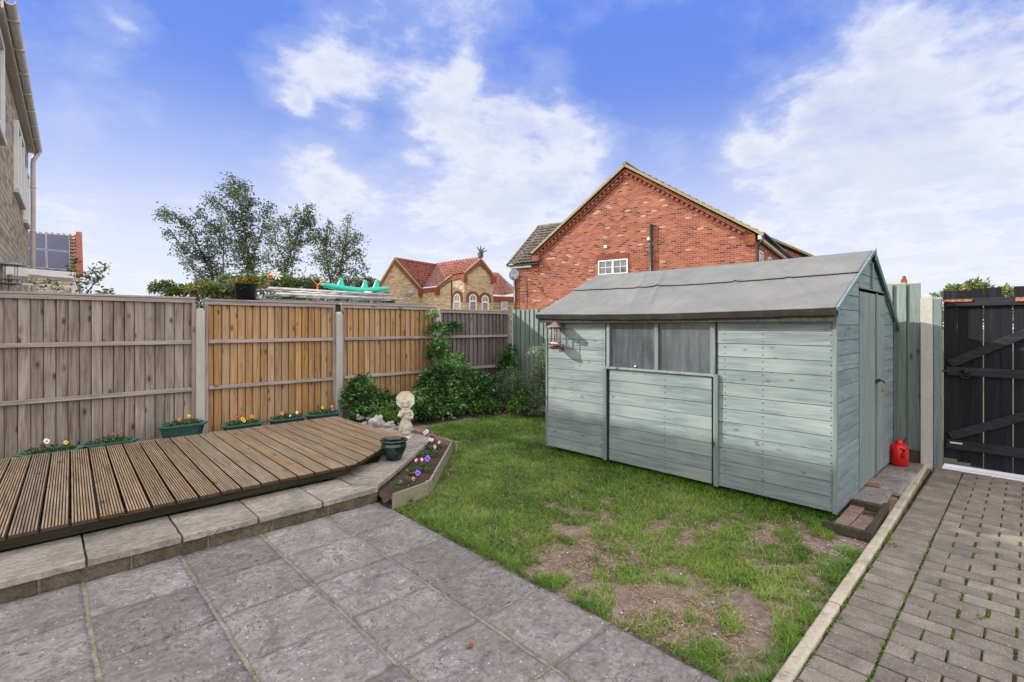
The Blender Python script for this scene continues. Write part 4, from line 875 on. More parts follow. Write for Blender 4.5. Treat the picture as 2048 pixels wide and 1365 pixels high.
gxs, gys = np.meshgrid(np.linspace(2.05, 3.8, 120), np.linspace(3.7, 7.0, 200)); ok = inpoly(gxs.ravel(), gys.ravel(), poly).reshape(gxs.shape)
idx = -np.ones(gxs.shape, int); vs = []
for j in range(gxs.shape[0]):
    for i in range(gxs.shape[1]):
        if ok[j, i]: idx[j, i] = len(vs); x_, y_ = gxs[j, i], gys[j, i]; vs.append((x_, y_, .062+.018*mnoise.noise(Vector((x_*9, y_*9, 2)))+.009*mnoise.noise(Vector((x_*30, y_*30, 2)))))
fs = [(idx[j,i], idx[j,i+1], idx[j+1,i+1], idx[j+1,i]) for j in range(gxs.shape[0]-1) for i in range(gxs.shape[1]-1) if min(idx[j,i], idx[j,i+1], idx[j+1,i+1], idx[j+1,i]) >= 0]
mb.add(vs, fs); mb.build('soil', M['bark_soil'], bd)
mb = MB(); mb.add(*grid(-2.0, 7.2, 6.92, 7.6, 200, 24, lambda x, y: .06+.02*mnoise.noise(Vector((x*5, y*5, 2)))+.008*mnoise.noise(Vector((x*25, y*25, 2))) if x < 3.6 else .0+.03*mnoise.noise(Vector((x*5, y*5, 2))))); struct(mb.build('soil_strip', M['bark_soil']))

# ---- pansies
def pansy(loc, flowers, n_leaf, spread, label, hgt=.09, group=None, leafmat_=None, size=.030):
    x, y, z = loc; t = thing('pansy_plant', label, 'pansy', loc, group=group)
    k = n_leaf; a = RNG.random(k)*6.28; r = spread[0]*np.sqrt(RNG.random(k)); hh = hgt*RNG.random(k)*(1-.5*r/spread[0])
    pts = np.stack([x+np.cos(a)*r, y+np.sin(a)*r*spread[1]/spread[0], z+hh*.8+.004], 1)
    leaves('foliage', pts, size, leafmat_ or M['leaf_pansy'], t, aspect=.6, up=.5)
    for (cn_, dx, dy, dz, s_) in flowers:
        s_ *= 1.02
        c = Vector((x+dx, y+dy, z+dz)); mb = MB(); dirn = (Vector((0, 0, H))-c).normalized()*.9+Vector((random.uniform(-.35,.35), random.uniform(-.35,.35), .35)); q = dirn.to_track_quat('Z', 'Y').to_matrix().to_4x4()
        for (ang, dist, rr, zz) in ((100, .50, .52, 0), (78, .50, .52, .05), (180, .45, .48, .08), (0, .45, .48, .1), (270, .42, .62, .14)):
            an = R(ang+random.uniform(-6, 6)); vs = [Vector((0,0,zz*s_))]
            for i in range(10): b = i*2*math.pi/10; vs.append(Vector((math.cos(an)*dist*s_+math.cos(b)*rr*s_, math.sin(an)*dist*s_+math.sin(b)*rr*s_, (zz+.12+.08*math.sin(b*3+ang))*s_)))
            mb.add([q @ v_+c for v_ in vs], [(0, i+1, (i+1) % 10+1) for i in range(10)])
        f_ = mb.build('flower', PETAL[cn_], t, smoothf=True)
        mb = MB(); vs = [q @ Vector((math.cos(i*.785)*.30*s_, math.sin(i*.785)*.24*s_-.10*s_, .30*s_))+c for i in range(8)]; mb.add(vs, [tuple(range(8))]); mb.build('flower_eye', PETAL['yellow'] if cn_ in ('magenta', 'pink') else PETAL['blotch'], f_)
        mb = MB(); mb.tube([c, (c.x*.7+x*.3, c.y*.7+y*.3, z+.01)], .0018, 5); mb.build('stem', M['leaf_stem'] if 'leaf_stem' in M else M['moss'], t)
    return t

# ---- troughs
def trough_tree(loc, body_h, label, first=None, rim_z=.25):
    if first is not None:
        c = copy_tree(first); c.location = loc; c['label'] = label; MW[c.name] = Matrix.Translation(loc); return c
    t = thing('planter_trough', label, 'planter', loc, group='green troughs along the fence')
    x, y, z = loc; L2, W2 = .245, .095
    def hexo(l, w_, zz, ch=.07): return [(x-l, y-w_+ch*w_/.095, zz),(x-l+ch, y-w_, zz),(x+l-ch, y-w_, zz),(x+l, y-w_+ch*w_/.095, zz),(x+l, y+w_-ch*w_/.095, zz),(x+l-ch, y+w_, zz),(x-l+ch, y+w_, zz),(x-l, y+w_-ch*w_/.095, zz)]
    def rings(mb, rs):
        vs = []; 
        for r_ in rs: vs += hexo(*r_)
        n = 8; fs = [(k*n+i, k*n+(i+1) % n, (k+1)*n+(i+1) % n, (k+1)*n+i) for k in range(len(rs)-1) for i in range(n)]; mb.add(vs, fs)
    mb = MB(); rings(mb, [(L2*.80, W2*.72, z),(L2*.82, W2*.75, z+.005),(L2*.95, W2*.92, z+body_h-.02)]); mb.add(hexo(L2*.80, W2*.72, z), [tuple(range(8))]); mb.build('tub', M['dark_green_plastic'], t)
    mb = MB(); rings(mb, [(L2*.95, W2*.92, z+body_h-.024),(L2*1.06, W2*1.10, z+body_h-.022),(L2*1.10, W2*1.18, z+body_h),(L2*.98, W2*.98, z+body_h+.001),(L2*.93, W2*.88, z+body_h-.02)]); mb.build('rim', M['green_rim'], t)
    mb = MB(); mb.add(hexo(L2*.94, W2*.89, z+body_h-.018), [tuple(range(8))]); mb.build('soil', M['bark_soil'], t); return t
BH = .17
TR = [(.085, 7.06, .075), (.575, 7.16, .072), (1.275, 7.19, .17), (1.94, 7.16, .09), (2.52, 7.20, .085), (3.03, 7.20, .088)]
tl = ['green trough with a white pansy, nearest the left edge of the deck', 'green trough with two magenta pansies, second from the left', 'tall-standing green trough with yellow and orange flowers in front of the concrete post',
      'green trough with magenta, yellow and orange pansies before the honey brown panel', 'green trough with an orange and a white flower, second from the right end', 'green trough with yellow, orange and dark flowers at the right end of the row']
tp = trough_tree(TR[0], BH, tl[0])
for i in range(1, 6): trough_tree(TR[i], BH, tl[i], tp)
mb = MB(); mb.box(1.0, 1.55, 7.09, 7.29, .05, .168); o = mb.build('plant_stand', M['old_timber'], bevel=.004); setp(o, 'dark timber block under the tallest green trough', 'stand')
FL = [[('white',-.03,-.03,.125,.030),('yellow',.12,-.02,.085,.022)], [('magenta',.02,-.04,.11,.021),('magenta',.10,-.02,.125,.022)], [('orange',-.04,-.05,.085,.022),('yellow',.06,-.03,.11,.022)],
      [('magenta',-.08,-.02,.12,.024),('yellow',-.02,-.06,.085,.026),('yellow',.0,-.07,.055,.022),('orange',.10,-.03,.10,.024),('magenta',-.03,.01,.12,.018)], [('orange',-.08,-.02,.09,.026),('white',.12,-.03,.08,.022),('white',.02,-.05,.05,.016)], [('yellow',-.02,-.02,.10,.022),('orange',.12,-.03,.105,.021),('violet',.12,-.05,.06,.02)]]
pn = ['white pansy with a dark eye in the leftmost trough', 'magenta pansies in the second trough from the left', 'orange and yellow pansies in the trough by the concrete post', 'mixed magenta, yellow and orange pansies before the honey brown panel', 'orange and white pansies in the second trough from the right', 'yellow, orange and violet pansies in the rightmost trough']
for i in range(6): pansy((TR[i][0], TR[i][1], TR[i][2]+BH-.02), FL[i], 420, (.21, .075), pn[i], .10)
for (loc, fl, n_, lb, sp_) in [((2.50,4.02,.07), [('violet',.10,.0,.075,.030),('rose',.035,-.03,.04,.018)], 40, 'violet pansy plant nearest the patio corner of the bed', .10), ((2.36,3.98,.07), [], 26, 'pale leaved seedling without flowers at the near end of the bed', .07),
      ((2.83,4.32,.07), [('violet',.10,.02,.09,.034),('pink',-.02,.05,.09,.018),('pink',.035,.03,.09,.018)], 110, 'violet and pink pansy plant in the middle of the bed', .11), ((2.70,4.25,.07), [], 60, 'small flowerless pansy left of the middle one in the bed', .06),
      ((3.22,4.72,.07), [('pink',.10,.05,.07,.022)], 90, 'leafy pansy plant with one pink bloom by the long bed board', .11), ((3.44,4.98,.07), [('pink',.0,.02,.09,.026),('magenta',.09,.05,.10,.024),('pink',.07,-.03,.06,.02),('white',.0,.06,.09,.02)], 140, 'pink and magenta pansies at the outer corner of the bed', .12),
      ((3.60,5.35,.07), [('pink',-.03,.0,.10,.026),('white',.02,.03,.11,.026),('violet',-.01,-.05,.07,.018)], 80, 'pale pink pansy plant in the bed right of the statue', .09)]:
    pansy(loc, fl, n_, (sp_, sp_), lb, .075, leafmat_=M['leaf_pansy'], size=.034)

# ---- glazed pot
pt = thing('glazed_pot', 'empty dark green glazed plant pot on the stone step', 'plant pot', (2.72, 4.66, ZT))
s_ = 1.0; prof = [(0,0),(.074,0),(.080,.008),(.100,.060),(.122,.110),(.133,.145),(.130,.170),(.118,.184),(.128,.192),(.142,.200),(.146,.208),(.140,.217),(.126,.215),(.112,.200),(.115,.165),(.118,.13),(.085,.055),(.0,.05)]
mb = MB(); mb.lathe([(a*s_, z*s_+ZT+.002) for a, z in prof], (2.72, 4.66, 0), 48); mb.build('pot', M['glaze'], pt, smoothf=True)
mb = MB(); mb.lathe([(0,.10),(.101,.10),(0,.106)], (2.72, 4.66, ZT), 24); mb.build('soil', M['bark_soil'], pt)

# ---- statue
sx, sy, sz = 3.345, 5.44, ZT
sta = thing('garden_statue', 'cream cast stone girl holding a parasol, on the step corner', 'statue', (sx, sy, sz))
vd = Vector((-sx, -sy, 0)).normalized(); ang = math.atan2(vd.y, vd.x)+math.pi/2+.12     # faces the viewer
T_ = Matrix.Translation((sx, sy, sz)) @ Matrix.Rotation(ang, 4, 'Z')
def tmb(mb): mb.v = [tuple(T_ @ Vector(p)) for p in mb.v]; return mb
mb = MB()
mb.lathe([(0,.06),(.050,.06),(.072,.072),(.083,.090),(.086,.115),(.070,.16),(.055,.205),(.050,.25),(.054,.29),(.058,.325),(.046,.352),(.022,.366),(.020,.39),(0,.39)], (0,0,.03), 36, sx=1, sy=.82, rip=lambda t, z: (.10*math.sin(t*7)+.05*math.sin(t*11+1))*max(0, (.20-z)/.14) if z < .20 else 0)
mb.lathe([(0,0),(.055,0),(.066,.02),(.06,.04),(.03,.055),(0,.055)], (0,0,.055), 24, rip=lambda t, z: .06*math.sin(t*9))
for s in (-1, 1): mb.tube([(s*.025,0,.02),(s*.027,0,.11)], [.021,.024], 12); mb.ball((s*.028,-.022,.030), .019, .034, .016)
# shawl / collar and flaring coat tails
mb.lathe([(.030,.335),(.060,.325),(.068,.300),(.058,.292),(.03,.30)], (0,-.004,.03), 28, sy=.8, rip=lambda t, z: .05*math.sin(6*t))
for s in (-1, 1): mb.tube([(s*.02,-.048,.22),(s*.05,-.05,.16),(s*.078,-.03,.10)], [.012,.022,.016], 10)
# right arm raised to the chin, left arm across with a basket hand
mb.tube([(-.055,0,.345),(-.088,-.015,.285),(-.070,-.045,.290),(-.034,-.060,.345),(-.022,-.058,.372)], [.022,.021,.018,.015,.013], 12)
mb.tube([(.055,0,.345),(.082,-.015,.285),(.074,-.035,.262),(.030,-.062,.262),(.0,-.066,.268)], [.024,.024,.021,.017,.014], 12)
for k in range(4): mb.tube([(-.024+k*.006,-.060,.372),(-.020+k*.006,-.064,.392)], .0045, 6)
for k in range(4): mb.tube([(.006,-.070,.258+k*.008),(-.016,-.074,.260+k*.008)], .0045, 6)
mb.ball((.01,-.072,.285), .030, .016, .014)
# head
hc = Vector((-.004,-.012,.435)); mb.ball(hc, .042, .043, .048, 20, 14); mb.ball(hc+Vector((0,-.020,-.018)), .033, .028, .026)
mb.ball(hc+Vector((-.002,-.046,-.006)), .007, .010, .009); mb.ball(hc+Vector((0,-.040,-.026)), .013, .008, .005)
for s in (-1, 1): mb.ball(hc+Vector((s*.018,-.034,-.014)), .013, .012, .012); mb.ball(hc+Vector((s*.016,-.043,.014)), .010, .006, .004); mb.ball(hc+Vector((s*.042,0,-.006)), .007, .009, .012)
for k in range(26):
    t = k*2.4; zz = .012+.036*((k*.37) % 1); mb.ball(hc+Vector((.046*math.cos(t)*.95, .012+.044*math.sin(t) if math.sin(t) > -.75 else -.030, zz)), .014, .014, .012)
for s in (-1, 1):
    for k in range(5): mb.ball(hc+Vector((s*.045,.006,.01-k*.016)), .013-.001*k, .015, .011)
body = tmb(mb).build('figure', M['statue'], sta, smoothf=True, remesh=.0042)
mb = MB(); n = 8; Rr = .118; cc = Vector((.004, .060, .472)); tilt = Matrix.Rotation(R(72), 4, 'X')
vs = [Vector((0,0,-.040))]+[Vector((Rr*math.cos(i*2*math.pi/n+.39), Rr*math.sin(i*2*math.pi/n+.39), 0)) for i in range(n)]
vs2 = [v_+Vector((0,0,-.010)) for v_ in vs]; allv = [cc+(tilt @ Vector((v_.x, v_.y, v_.z))) for v_ in vs+vs2]
mb.add(allv, [(0, i+1, (i+1) % n+1) for i in range(n)]+[(n+1, (i+1) % n+n+2, i+n+2) for i in range(n)]+[(i+1, i+n+2, (i+1) % n+n+2, (i+1) % n+1) for i in range(n)])
for i in range(n): mb.tube([allv[0], allv[i+1]], .0028, 5); mb.tube([allv[i+1], allv[(i+1) % n+1]], .0042, 6)
mb.tube([cc, (-.03,-.04,.36)], .0045, 6); tmb(mb).build('parasol', M['statue'], sta)
mb = MB(); mb.lathe([(0,0),(.078,0),(.084,.010),(.080,.022),(.066,.030),(.062,.036),(0,.038)], (0,0,0), 28, rip=lambda t, z: .05*math.sin(5*t)+.03*math.sin(13*t)); tmb(mb).build('base', M['statue'], sta, smoothf=True)

# ---- stones and bird behind the deck corner
bs = thing('bird_ornament', 'small white stone bird sitting at the far deck corner', 'ornament', (3.44, 6.86, .13))
mb = MB(); bx, by, bz = 3.44, 6.86, .135
mb.ball((bx,by,bz+.035), .055, .038, .035, nz=.2); mb.ball((bx-.035,by-.01,bz+.078), .026, .023, .026); mb.ball((bx-.062,by-.018,bz+.076), .012,.006,.006); mb.ball((bx+.06,by+.005,bz+.03), .04,.018,.014); mb.ball((bx+.12,by-.03,bz+.02), .035,.03,.028)
mb.build('bird', M['rock'], bs, smoothf=True, remesh=.005)
rk = [((3.30,6.47,.12),(.060,.045,.045),'small flat grey stone left of the big pointed rock'), ((3.44,6.36,.13),(.115,.085,.095),'large pale pointed rock beside the deck edge'), ((3.56,6.22,.12),(.09,.06,.05),'rounded grey stone right of the big pointed rock'),
      ((3.66,6.02,.10),(.07,.05,.035),'low dark grey stone behind the statue')]
for (c, r_, lb) in rk:
    mb = MB(); mb.ball((0,0,0), *r_, 22, 14, nz=.55); mb.v = [(v_[0]+c[0], v_[1]+c[1], v_[2]+c[2]+r_[2]*.5) for v_ in mb.v]; setp(mb.build('rock', M['rock'], smoothf=True), lb, 'rock')
mb = MB(); mb.box(3.12, 3.40, 6.62, 6.80, .05, .13, j=.01); setp(mb.build('stone_block', M['coping'], bevel=.01), 'rough flat stone beyond the deck corner, under the bird', 'stone')
# rusty fallen leaf on the patio
mb = MB(); lx_, ly_ = 1.498, 1.86
vs = []; 
for i in range(12):
    a = i*2*math.pi/12; r_ = .018*(1+.25*math.sin(a*3)); vs.append((lx_+r_*math.cos(a)*1.2, ly_+r_*math.sin(a)*.7, .012+.004*math.sin(a*2)))
mb.add(vs+[(lx_,ly_,.019)], [(i, (i+1) % 12, 12) for i in range(12)]); setp(mb.build('fallen_leaf', M['dead_leaf'], smoothf=True), 'curled rust coloured dead leaf on a patio slab', 'leaf')

# ================================================================== SHRUBS
def bushpts(blobs):
    P_ = []; O_ = []; Q_ = []
    for (c, r, n) in blobs:
        d = RNG.normal(size=(n, 3)); d = unit(d); d[:, 2] = np.abs(d[:, 2])*1.0-.25*(RNG.random(n) < .4); q = .45+.55*RNG.random(n)**.5
        nz = fbm(d[:, 0]*2+c[0]*3+5, d[:, 1]*2+d[:, 2]*2+c[1]*3+5, 3); q = q*(.72+.56*nz)
        P_.append(np.array(c)+d*q[:, None]*np.array(r)); O_.append(d); Q_.append(q)
    return np.concatenate(P_), np.concatenate(O_), np.concatenate(Q_)
def shrub(name, label, blobs, mat, size, aspect=.5, cat='shrub', stems=7, droop=0., tone=0., group=None):
    b0 = blobs[0][0]; t = thing(name, label, cat, (b0[0], b0[1], 0), group=group)
    p, o, q = bushpts(blobs); kp = p[:, 2] > .01; p, o, q = p[kp], o[kp], q[kp]
    cl = fbm(p[:, 0]*4.2+9, p[:, 1]*4.2+p[:, 2]*4.7+9, 17)
    rv = .42+(cl-.5)*1.5+.30*RNG.normal(size=len(p))*.6+tone
    leaves('foliage', p, size, mat, t, rv, aspect, droop, outd=o)
    mb = MB()
    for i in range(stems):
        c, r, n = random.choice(blobs); a = Vector((b0[0]+random.uniform(-.1,.1), b0[1]+random.uniform(-.05,.05), .0)); e = Vector(c)+Vector((random.uniform(-.7,.7)*r[0], random.uniform(-.7,.7)*r[1], random.uniform(.0,.7)*r[2])); m_ = a.lerp(e, .5)+Vector((random.uniform(-.08,.08), 0, .05))
        mb.tube([a, m_, e], [.010, .007, .003], 6)
    mb.build('stems', M['bark'], t); return t
shrub('laurel_shrub', 'low glossy shrub against the honey brown panel, right of the second post', [((3.62,7.20,.35),(.30,.16,.42),1500),((3.95,7.22,.15),(.35,.18,.35),1300),((4.25,7.15,.12),(.30,.2,.28),900),((3.6,7.0,.1),(.3,.2,.2),700)], M['leaf_dark'], .062)
shrub('fern_clump', 'bright green low plant beside the rocks at the deck corner', [((3.72,6.72,.10),(.20,.15,.16),420),((4.05,6.75,.1),(.16,.15,.14),260)], M['leaf_bright'], .06, .35, 'plant', 2)
shrub('climbing_shrub', 'large glossy shrub climbing the concrete post in the corner', [((5.05,6.95,.35),(.62,.34,.55),5200),((4.75,6.75,.15),(.5,.30,.35),2600),((5.30,7.1,.62),(.42,.25,.45),2000),((5.85,6.75,.22),(.45,.3,.42),2000),((5.12,7.25,1.02),(.24,.14,.36),850),((5.18,7.32,1.42),(.24,.08,.18),280),((5.52,7.34,1.48),(.25,.06,.12),230),((5.02,7.30,1.70),(.12,.06,.13),110),((5.7,6.85,.30),(.5,.32,.40),2600),((4.45,6.7,.12),(.25,.2,.25),700)], M['leaf_dark'], .064, stems=14, tone=.06)
shrub('lavender_bush', 'grey-green twiggy bush in the shaded corner', [((6.15,6.55,.28),(.42,.35,.50),3800),((6.3,6.2,.15),(.4,.3,.35),1800)], M['leaf_grey'], .050, .20, stems=16)
shrub('small_corner_shrub', 'dark leafy shrub rising in front of the corner post', [((6.75,7.2,.62),(.22,.16,.48),1100),((6.9,7.25,1.0),(.10,.08,.18),160)], M['leaf_dark'], .055, stems=4)
shrub('cotoneaster_bush', 'arching small-leaved bush beside the far end of the shed', [((6.45,5.75,.50),(.40,.42,.62),4200),((6.65,5.35,.65),(.32,.35,.62),3000),((6.75,5.35,1.25),(.16,.2,.32),700),((6.2,5.7,.15),(.35,.35,.3),1400),((6.3,5.9,1.05),(.28,.22,.18),330)], M['leaf_grey'], .040, .42, stems=20, droop=.35, tone=.16)
shrub('groundcover_shrub', 'bright leaved low shrub at the lawn edge below the arching bush', [((6.0,6.0,.12),(.30,.25,.28),900),((5.55,6.5,.1),(.3,.2,.22),700)], M['leaf_bright'], .05, .55, stems=3, tone=-.25)

# ================================================================== TREES BEYOND THE FENCE
def Pz(x, y, d): return P(280+x/3.592, 320+y/3.592, d)
def birch(label, lines, d, nleaf, size=.068, wid=.55, group='birches beyond the fence', tone=0.):
    base = Pz(*lines[0][0], d); t = thing('birch_tree', label, 'tree', (base.x, base.y, 0), group=group)
    tr = MB(); tw = MB(); pts = []
    tot = sum(len(l) for l in lines)
    for li, ln_ in enumerate(lines):
        dd = d+random.uniform(-.4, .4); p = [Pz(x, y, dd+.25*math.sin(i*1.3+li)) for i, (x, y) in enumerate(ln_)]
        if li == 0: p = [Vector((base.x, base.y, 0))]+p
        n = len(p); tr.tube(p, [(.034 if li == 0 else .018)*(1-.88*i/(n-1))+.003 for i in range(n)], 7)
        L = sum((p[i+1]-p[i]).length for i in range(n-1)); m_ = int(L/.085)
        for k in range(m_):
            s = (k+random.random())/m_; i = min(int(s*(n-1)), n-2); a = p[i].lerp(p[i+1], s*(n-1)-i)
            if a.z < 2.0: continue
            frac = s; wl_ = wid*(1.05-frac*.72)*random.uniform(.35, 1.25)
            an = random.uniform(0, 6.28); dirv = Vector((math.cos(an), math.sin(an), random.uniform(.0, .9))).normalized()
            q = [a]; 
            for _ in range(4): dirv = (dirv+Vector((random.gauss(0,.16), random.gauss(0,.16), -.24))).normalized(); q.append(q[-1]+dirv*wl_/4)
            tw.tube(q, [.005, .004, .003, .002, .0015], 4, caps=False)
            m2 = max(3, int(wl_*26*nleaf*BM_))
            for _ in range(m2):
                u = random.random()**.8*3.999; b = q[int(u)].lerp(q[int(u)+1], u-int(u)); sp_ = .06+.05*random.random(); pts.append(b+Vector((random.gauss(0,sp_), random.gauss(0,sp_), random.gauss(-.02,sp_))))
        for _ in range(18): pts.append(p[-1]+Vector((random.gauss(0,.05), random.gauss(0,.05), random.uniform(-.25,.06))))
    tr.build('trunk', M['bark'], t, smoothf=True); tw.build('twigs', M['bark'], t)['kind'] = 'stuff'
    a = np.array([tuple(v_) for v_ in pts]); cl = fbm(a[:, 0]*1.7+40, a[:, 2]*1.7+a[:, 1]+40, 5)
    leaves('crown', a, size, M['leaf_birch'], t, .4+(cl-.5)*1.3+.2*RNG.normal(size=len(a))+tone, .62, .4)
BM_ = 4.6
birch('leaning birch at the left of the clump with drooping sprays', [[(570,960),(520,850),(460,700),(390,560),(300,440),(210,380),(140,370)],[(520,850),(500,700),(480,600),(520,500),(540,450)],[(460,700),(380,680),(300,620),(230,520),(190,520)],[(560,930),(440,840),(380,760),(330,700)],[(600,930),(597,760),(600,600),(590,470),(560,380)],[(590,640),(560,560),(500,480),(470,420),(430,350)]], 14.5, 1.0)
birch('tallest birch with a slender pointed crown', [[(830,900),(795,760),(765,600),(745,440),(705,270),(650,110)],[(790,740),(850,600),(880,480),(900,380),(930,310)],[(765,600),(700,520),(650,420),(600,340),(540,290),(500,260)],[(745,440),(780,330),(770,220),(740,160)],[(705,270),(650,230),(600,180)],[(800,780),(720,700),(680,640)]], 14.0, 1.15)
birch('birch with a broad forked crown right of the tallest', [[(1020,860),(1060,740),(1100,620),(1150,500),(1190,400),(1210,330)],[(1060,740),(1000,660),(970,560),(1000,460),(1060,410)],[(1100,620),(1060,540),(1080,440),(1130,360)],[(1150,500),(1210,460),(1260,410)],[(1010,820),(930,740),(920,660)],[(1100,620),(1170,590),(1220,560)]], 15.0, 1.05)
birch('thin upright birch above the teal seesaw', [[(1370,880),(1345,740),(1335,620),(1345,520),(1365,445)],[(1345,740),(1290,660),(1250,560),(1240,480)],[(1335,620),(1290,560),(1280,500)],[(1345,740),(1400,660),(1420,580)]], 15.5, 1.0, wid=.45)
birch('rightmost birch with weeping outer sprays', [[(1440,880),(1440,760),(1465,640),(1490,520),(1495,400)],[(1440,760),(1520,680),(1570,640),(1590,720),(1610,800)],[(1465,640),(1530,560),(1550,520),(1540,600)],[(1440,800),(1530,780),(1600,820)],[(1465,640),(1430,560),(1440,520)]], 15.5, 1.0, wid=.42)
def hedgeblob(u, v, d, ru, rv_): p = P(u, v+5, d); s = d/FPX; return ((p.x, p.y, p.z), (ru*s, ru*s*.7, rv_*s))
def farbush(label, cen, n, mat, size=.075, name='hedge_shrub', tone=0., asp=.45, group='shrubs beyond the fence'):
    bl = [hedgeblob(*c)+(n//len(cen),) for c in cen]; b0 = bl[0][0]
    bl2 = bl+[((b[0][0], b[0][1], b[0][2]-.62), (b[1][0]*1.05, b[1][1]*1.05, .65), int(b[2]*1.1)) for b in bl]
    return shrub(name, label, bl2, mat, size, asp, stems=5, tone=tone, group=group)
farbush('olive bush beyond the fence above the left grey panel', [(330,578,11,26,22),(365,585,11,28,20)], 1500, M['leaf_hedge'], tone=-.1)
farbush('yellow-flecked bush above the concrete post', [(405,580,11,34,24),(440,585,11,30,22)], 1700, M['leaf_hedge'], tone=.12)
farbush('dull green bush left of the black flower tub', [(480,575,11,32,28),(515,570,11.5,34,30),(455,560,12,18,14)], 2300, M['leaf_birch'], tone=.25)
farbush('green bush behind the lilies', [(560,572,10.5,34,28),(600,575,11,34,24)], 2000, M['leaf_hedge'], tone=-.2)
farbush('dark conifer-like bush left of the teal seesaw', [(628,572,10.5,18,26),(650,580,10.5,16,20)], 1300, M['leaf_birch'], .06, tone=-.1)
farbush('dense bush under the rightmost birch', [(700,572,13,34,24),(738,572,13,22,22)], 1800, M['leaf_birch'], tone=.1)
farbush('low green foliage beyond the garden gate', [(1915,588,13,34,24),(1950,582,13,38,26),(2010,596,13,40,28)], 2600, M['leaf_hedge'], .10, 'garden_tree', .05)
farbush('thin sprig of leaves above the concrete gate post', [(1868,588,7,12,5)], 40, M['leaf_birch'], .05, 'twiggy_plant')
# rose climber over the grey panel
rs = thing('rose_climber', 'sparse reddish climbing rose poking over the grey fence', 'climber', tuple(P(165,600,6.3)[:2])+(0,))
pts = []; mb = MB()
for ln_ in ([(165,600),(150,560),(148,535),(150,515)],[(165,600),(185,570),(205,545),(212,528)],[(165,600),(160,575),(175,555),(180,548)],[(165,600),(200,585),(225,585)],[(165,600),(120,575),(95,565),(75,568)],[(165,600),(195,560),(185,538)]):
    q = [P(u, v, 6.3+.05*i) for i, (u, v) in enumerate(ln_)]; mb.tube(q, [.005,.004,.003,.0025,.002][:len(q)], 5)
    for _ in range(75):
        u = random.random()**.6*(len(q)-1.001); b = q[int(u)].lerp(q[int(u)+1], u-int(u)); pts.append(tuple(b+Vector((random.gauss(0,.028), random.gauss(0,.028), random.gauss(0,.028)))))
mb.build('stems', M['bark'], rs)
rsr = RNG.random(len(pts)); leaves('foliage', pts, .042, M['leaf_hedge'], rs, rsr*.9, .6)

# ================================================================== ITEMS ABOVE THE FENCE
s_t = thing('garden_store', 'flat roofed store just behind the honey brown panels', 'outbuilding', (4.0, 8.9, 0))
mb = MB(); mb.box(2.45, 5.45, 8.05, 9.5, 1.90, 1.955); mb.build('roof', M['slate'], s_t); mb = MB(); mb.box(2.5, 5.40, 8.1, 9.45, -.03, 1.898); mb.build('wall', M['old_timber'], s_t)
def ladder(y0, y1, x0, x1, z, label, dz=0):
    t = thing('ladder', label, 'ladder', ((x0+x1)/2, y0, z)); mb = MB()
    for yy in (y0, y1): mb.tube([(x0+.05,yy,z-.02),(x0,yy,z),(x0+.06,yy,z+.018),(x1,yy,z+.018+dz)] if yy == y0 else [(x0,yy,z),(x1,yy,z+dz)], .019, 8)
    mb.split('side_rail', M['alu'], t, smoothf=True); mb = MB(); n = int((x1-x0)/.26)
    for i in range(n): x_ = x0+.15+i*.26; mb.bar((x_, y0, z+.004+dz*i/n), (x_, y1, z+.004+dz*i/n), .05, .02)
    mb.split('rung', M['alu'], t); return t
ladder(8.18, 8.58, 2.53, 4.72, 2.115, 'upper aluminium ladder lying on the store roof under the seesaw', -.02)
ladder(8.12, 8.50, 2.62, 4.98, 2.03, 'lower aluminium ladder of the stack on the store roof', -.01)
mb = MB()
for x_ in (2.9, 3.8, 4.7): mb.box(x_, x_+.06, 8.1, 8.6, 1.956, 2.01)
[setp(o_, 'dark timber batten packing up the '+q_+' of the ladders', 'batten') for o_, q_ in zip(mb.split('timber_packer', M['old_timber']), ('left end', 'middle', 'right end'))]
ss = thing('seesaw', 'bright teal plastic seesaw lying on top of the ladders', 'toy', (4.2, 8.55, 2.2))
def ssz(t): return 2.265-.075*math.sin(min(1, max(0, t))*math.pi*.95)+.01*t
mb = MB(); n = 26; vs = []; seg = 12
for i in range(n+1):
    t = i/n; x_ = 3.58+1.30*t; hh = .075*(1-.55*(2*t-1)**4)*(1 if .02 < t < .98 else .55); ww = .11*(1-.3*(2*t-1)**2)
    for k in range(seg): a = k*2*math.pi/seg; ca, sa = math.cos(a), math.sin(a); vs.append((x_, 8.55+ww*math.copysign(abs(ca)**.7, ca), ssz(t)+hh*.72*math.copysign(abs(sa)**.7, sa)))
fs = [(i*seg+k, i*seg+(k+1) % seg, (i+1)*seg+(k+1) % seg, (i+1)*seg+k) for i in range(n) for k in range(seg)]+[tuple(range(seg))[::-1], tuple(range(n*seg, (n+1)*seg))]
mb.add(vs, fs); mb.build('body', M['teal_plastic'], ss, smoothf=True)
for tx in (.26, .62, .80):
    x_ = 3.58+1.3*tx; z_ = ssz(tx)+.03; mb = MB(); mb.add([(x_-.075,8.52,z_),(x_+.06,8.52,z_-.0),(x_+.035,8.53,z_+.155),(x_-.005,8.53,z_+.165),(x_-.075,8.58,z_),(x_+.06,8.58,z_),(x_+.035,8.57,z_+.155),(x_-.005,8.57,z_+.165)], [(0,1,2,3),(7,6,5,4),(0,4,5,1),(1,5,6,2),(2,6,7,3),(3,7,4,0)]); mb.build('grip_fin', M['teal_plastic'], ss, bevel=.012, bseg=2)
    mb = MB(); mb.tube([(x_-.045,8.55,z_+.13),(x_+.075,8.55,z_+.135)], .011, 8); mb.build('handle_peg', M['gunmetal'], ss, smoothf=True)
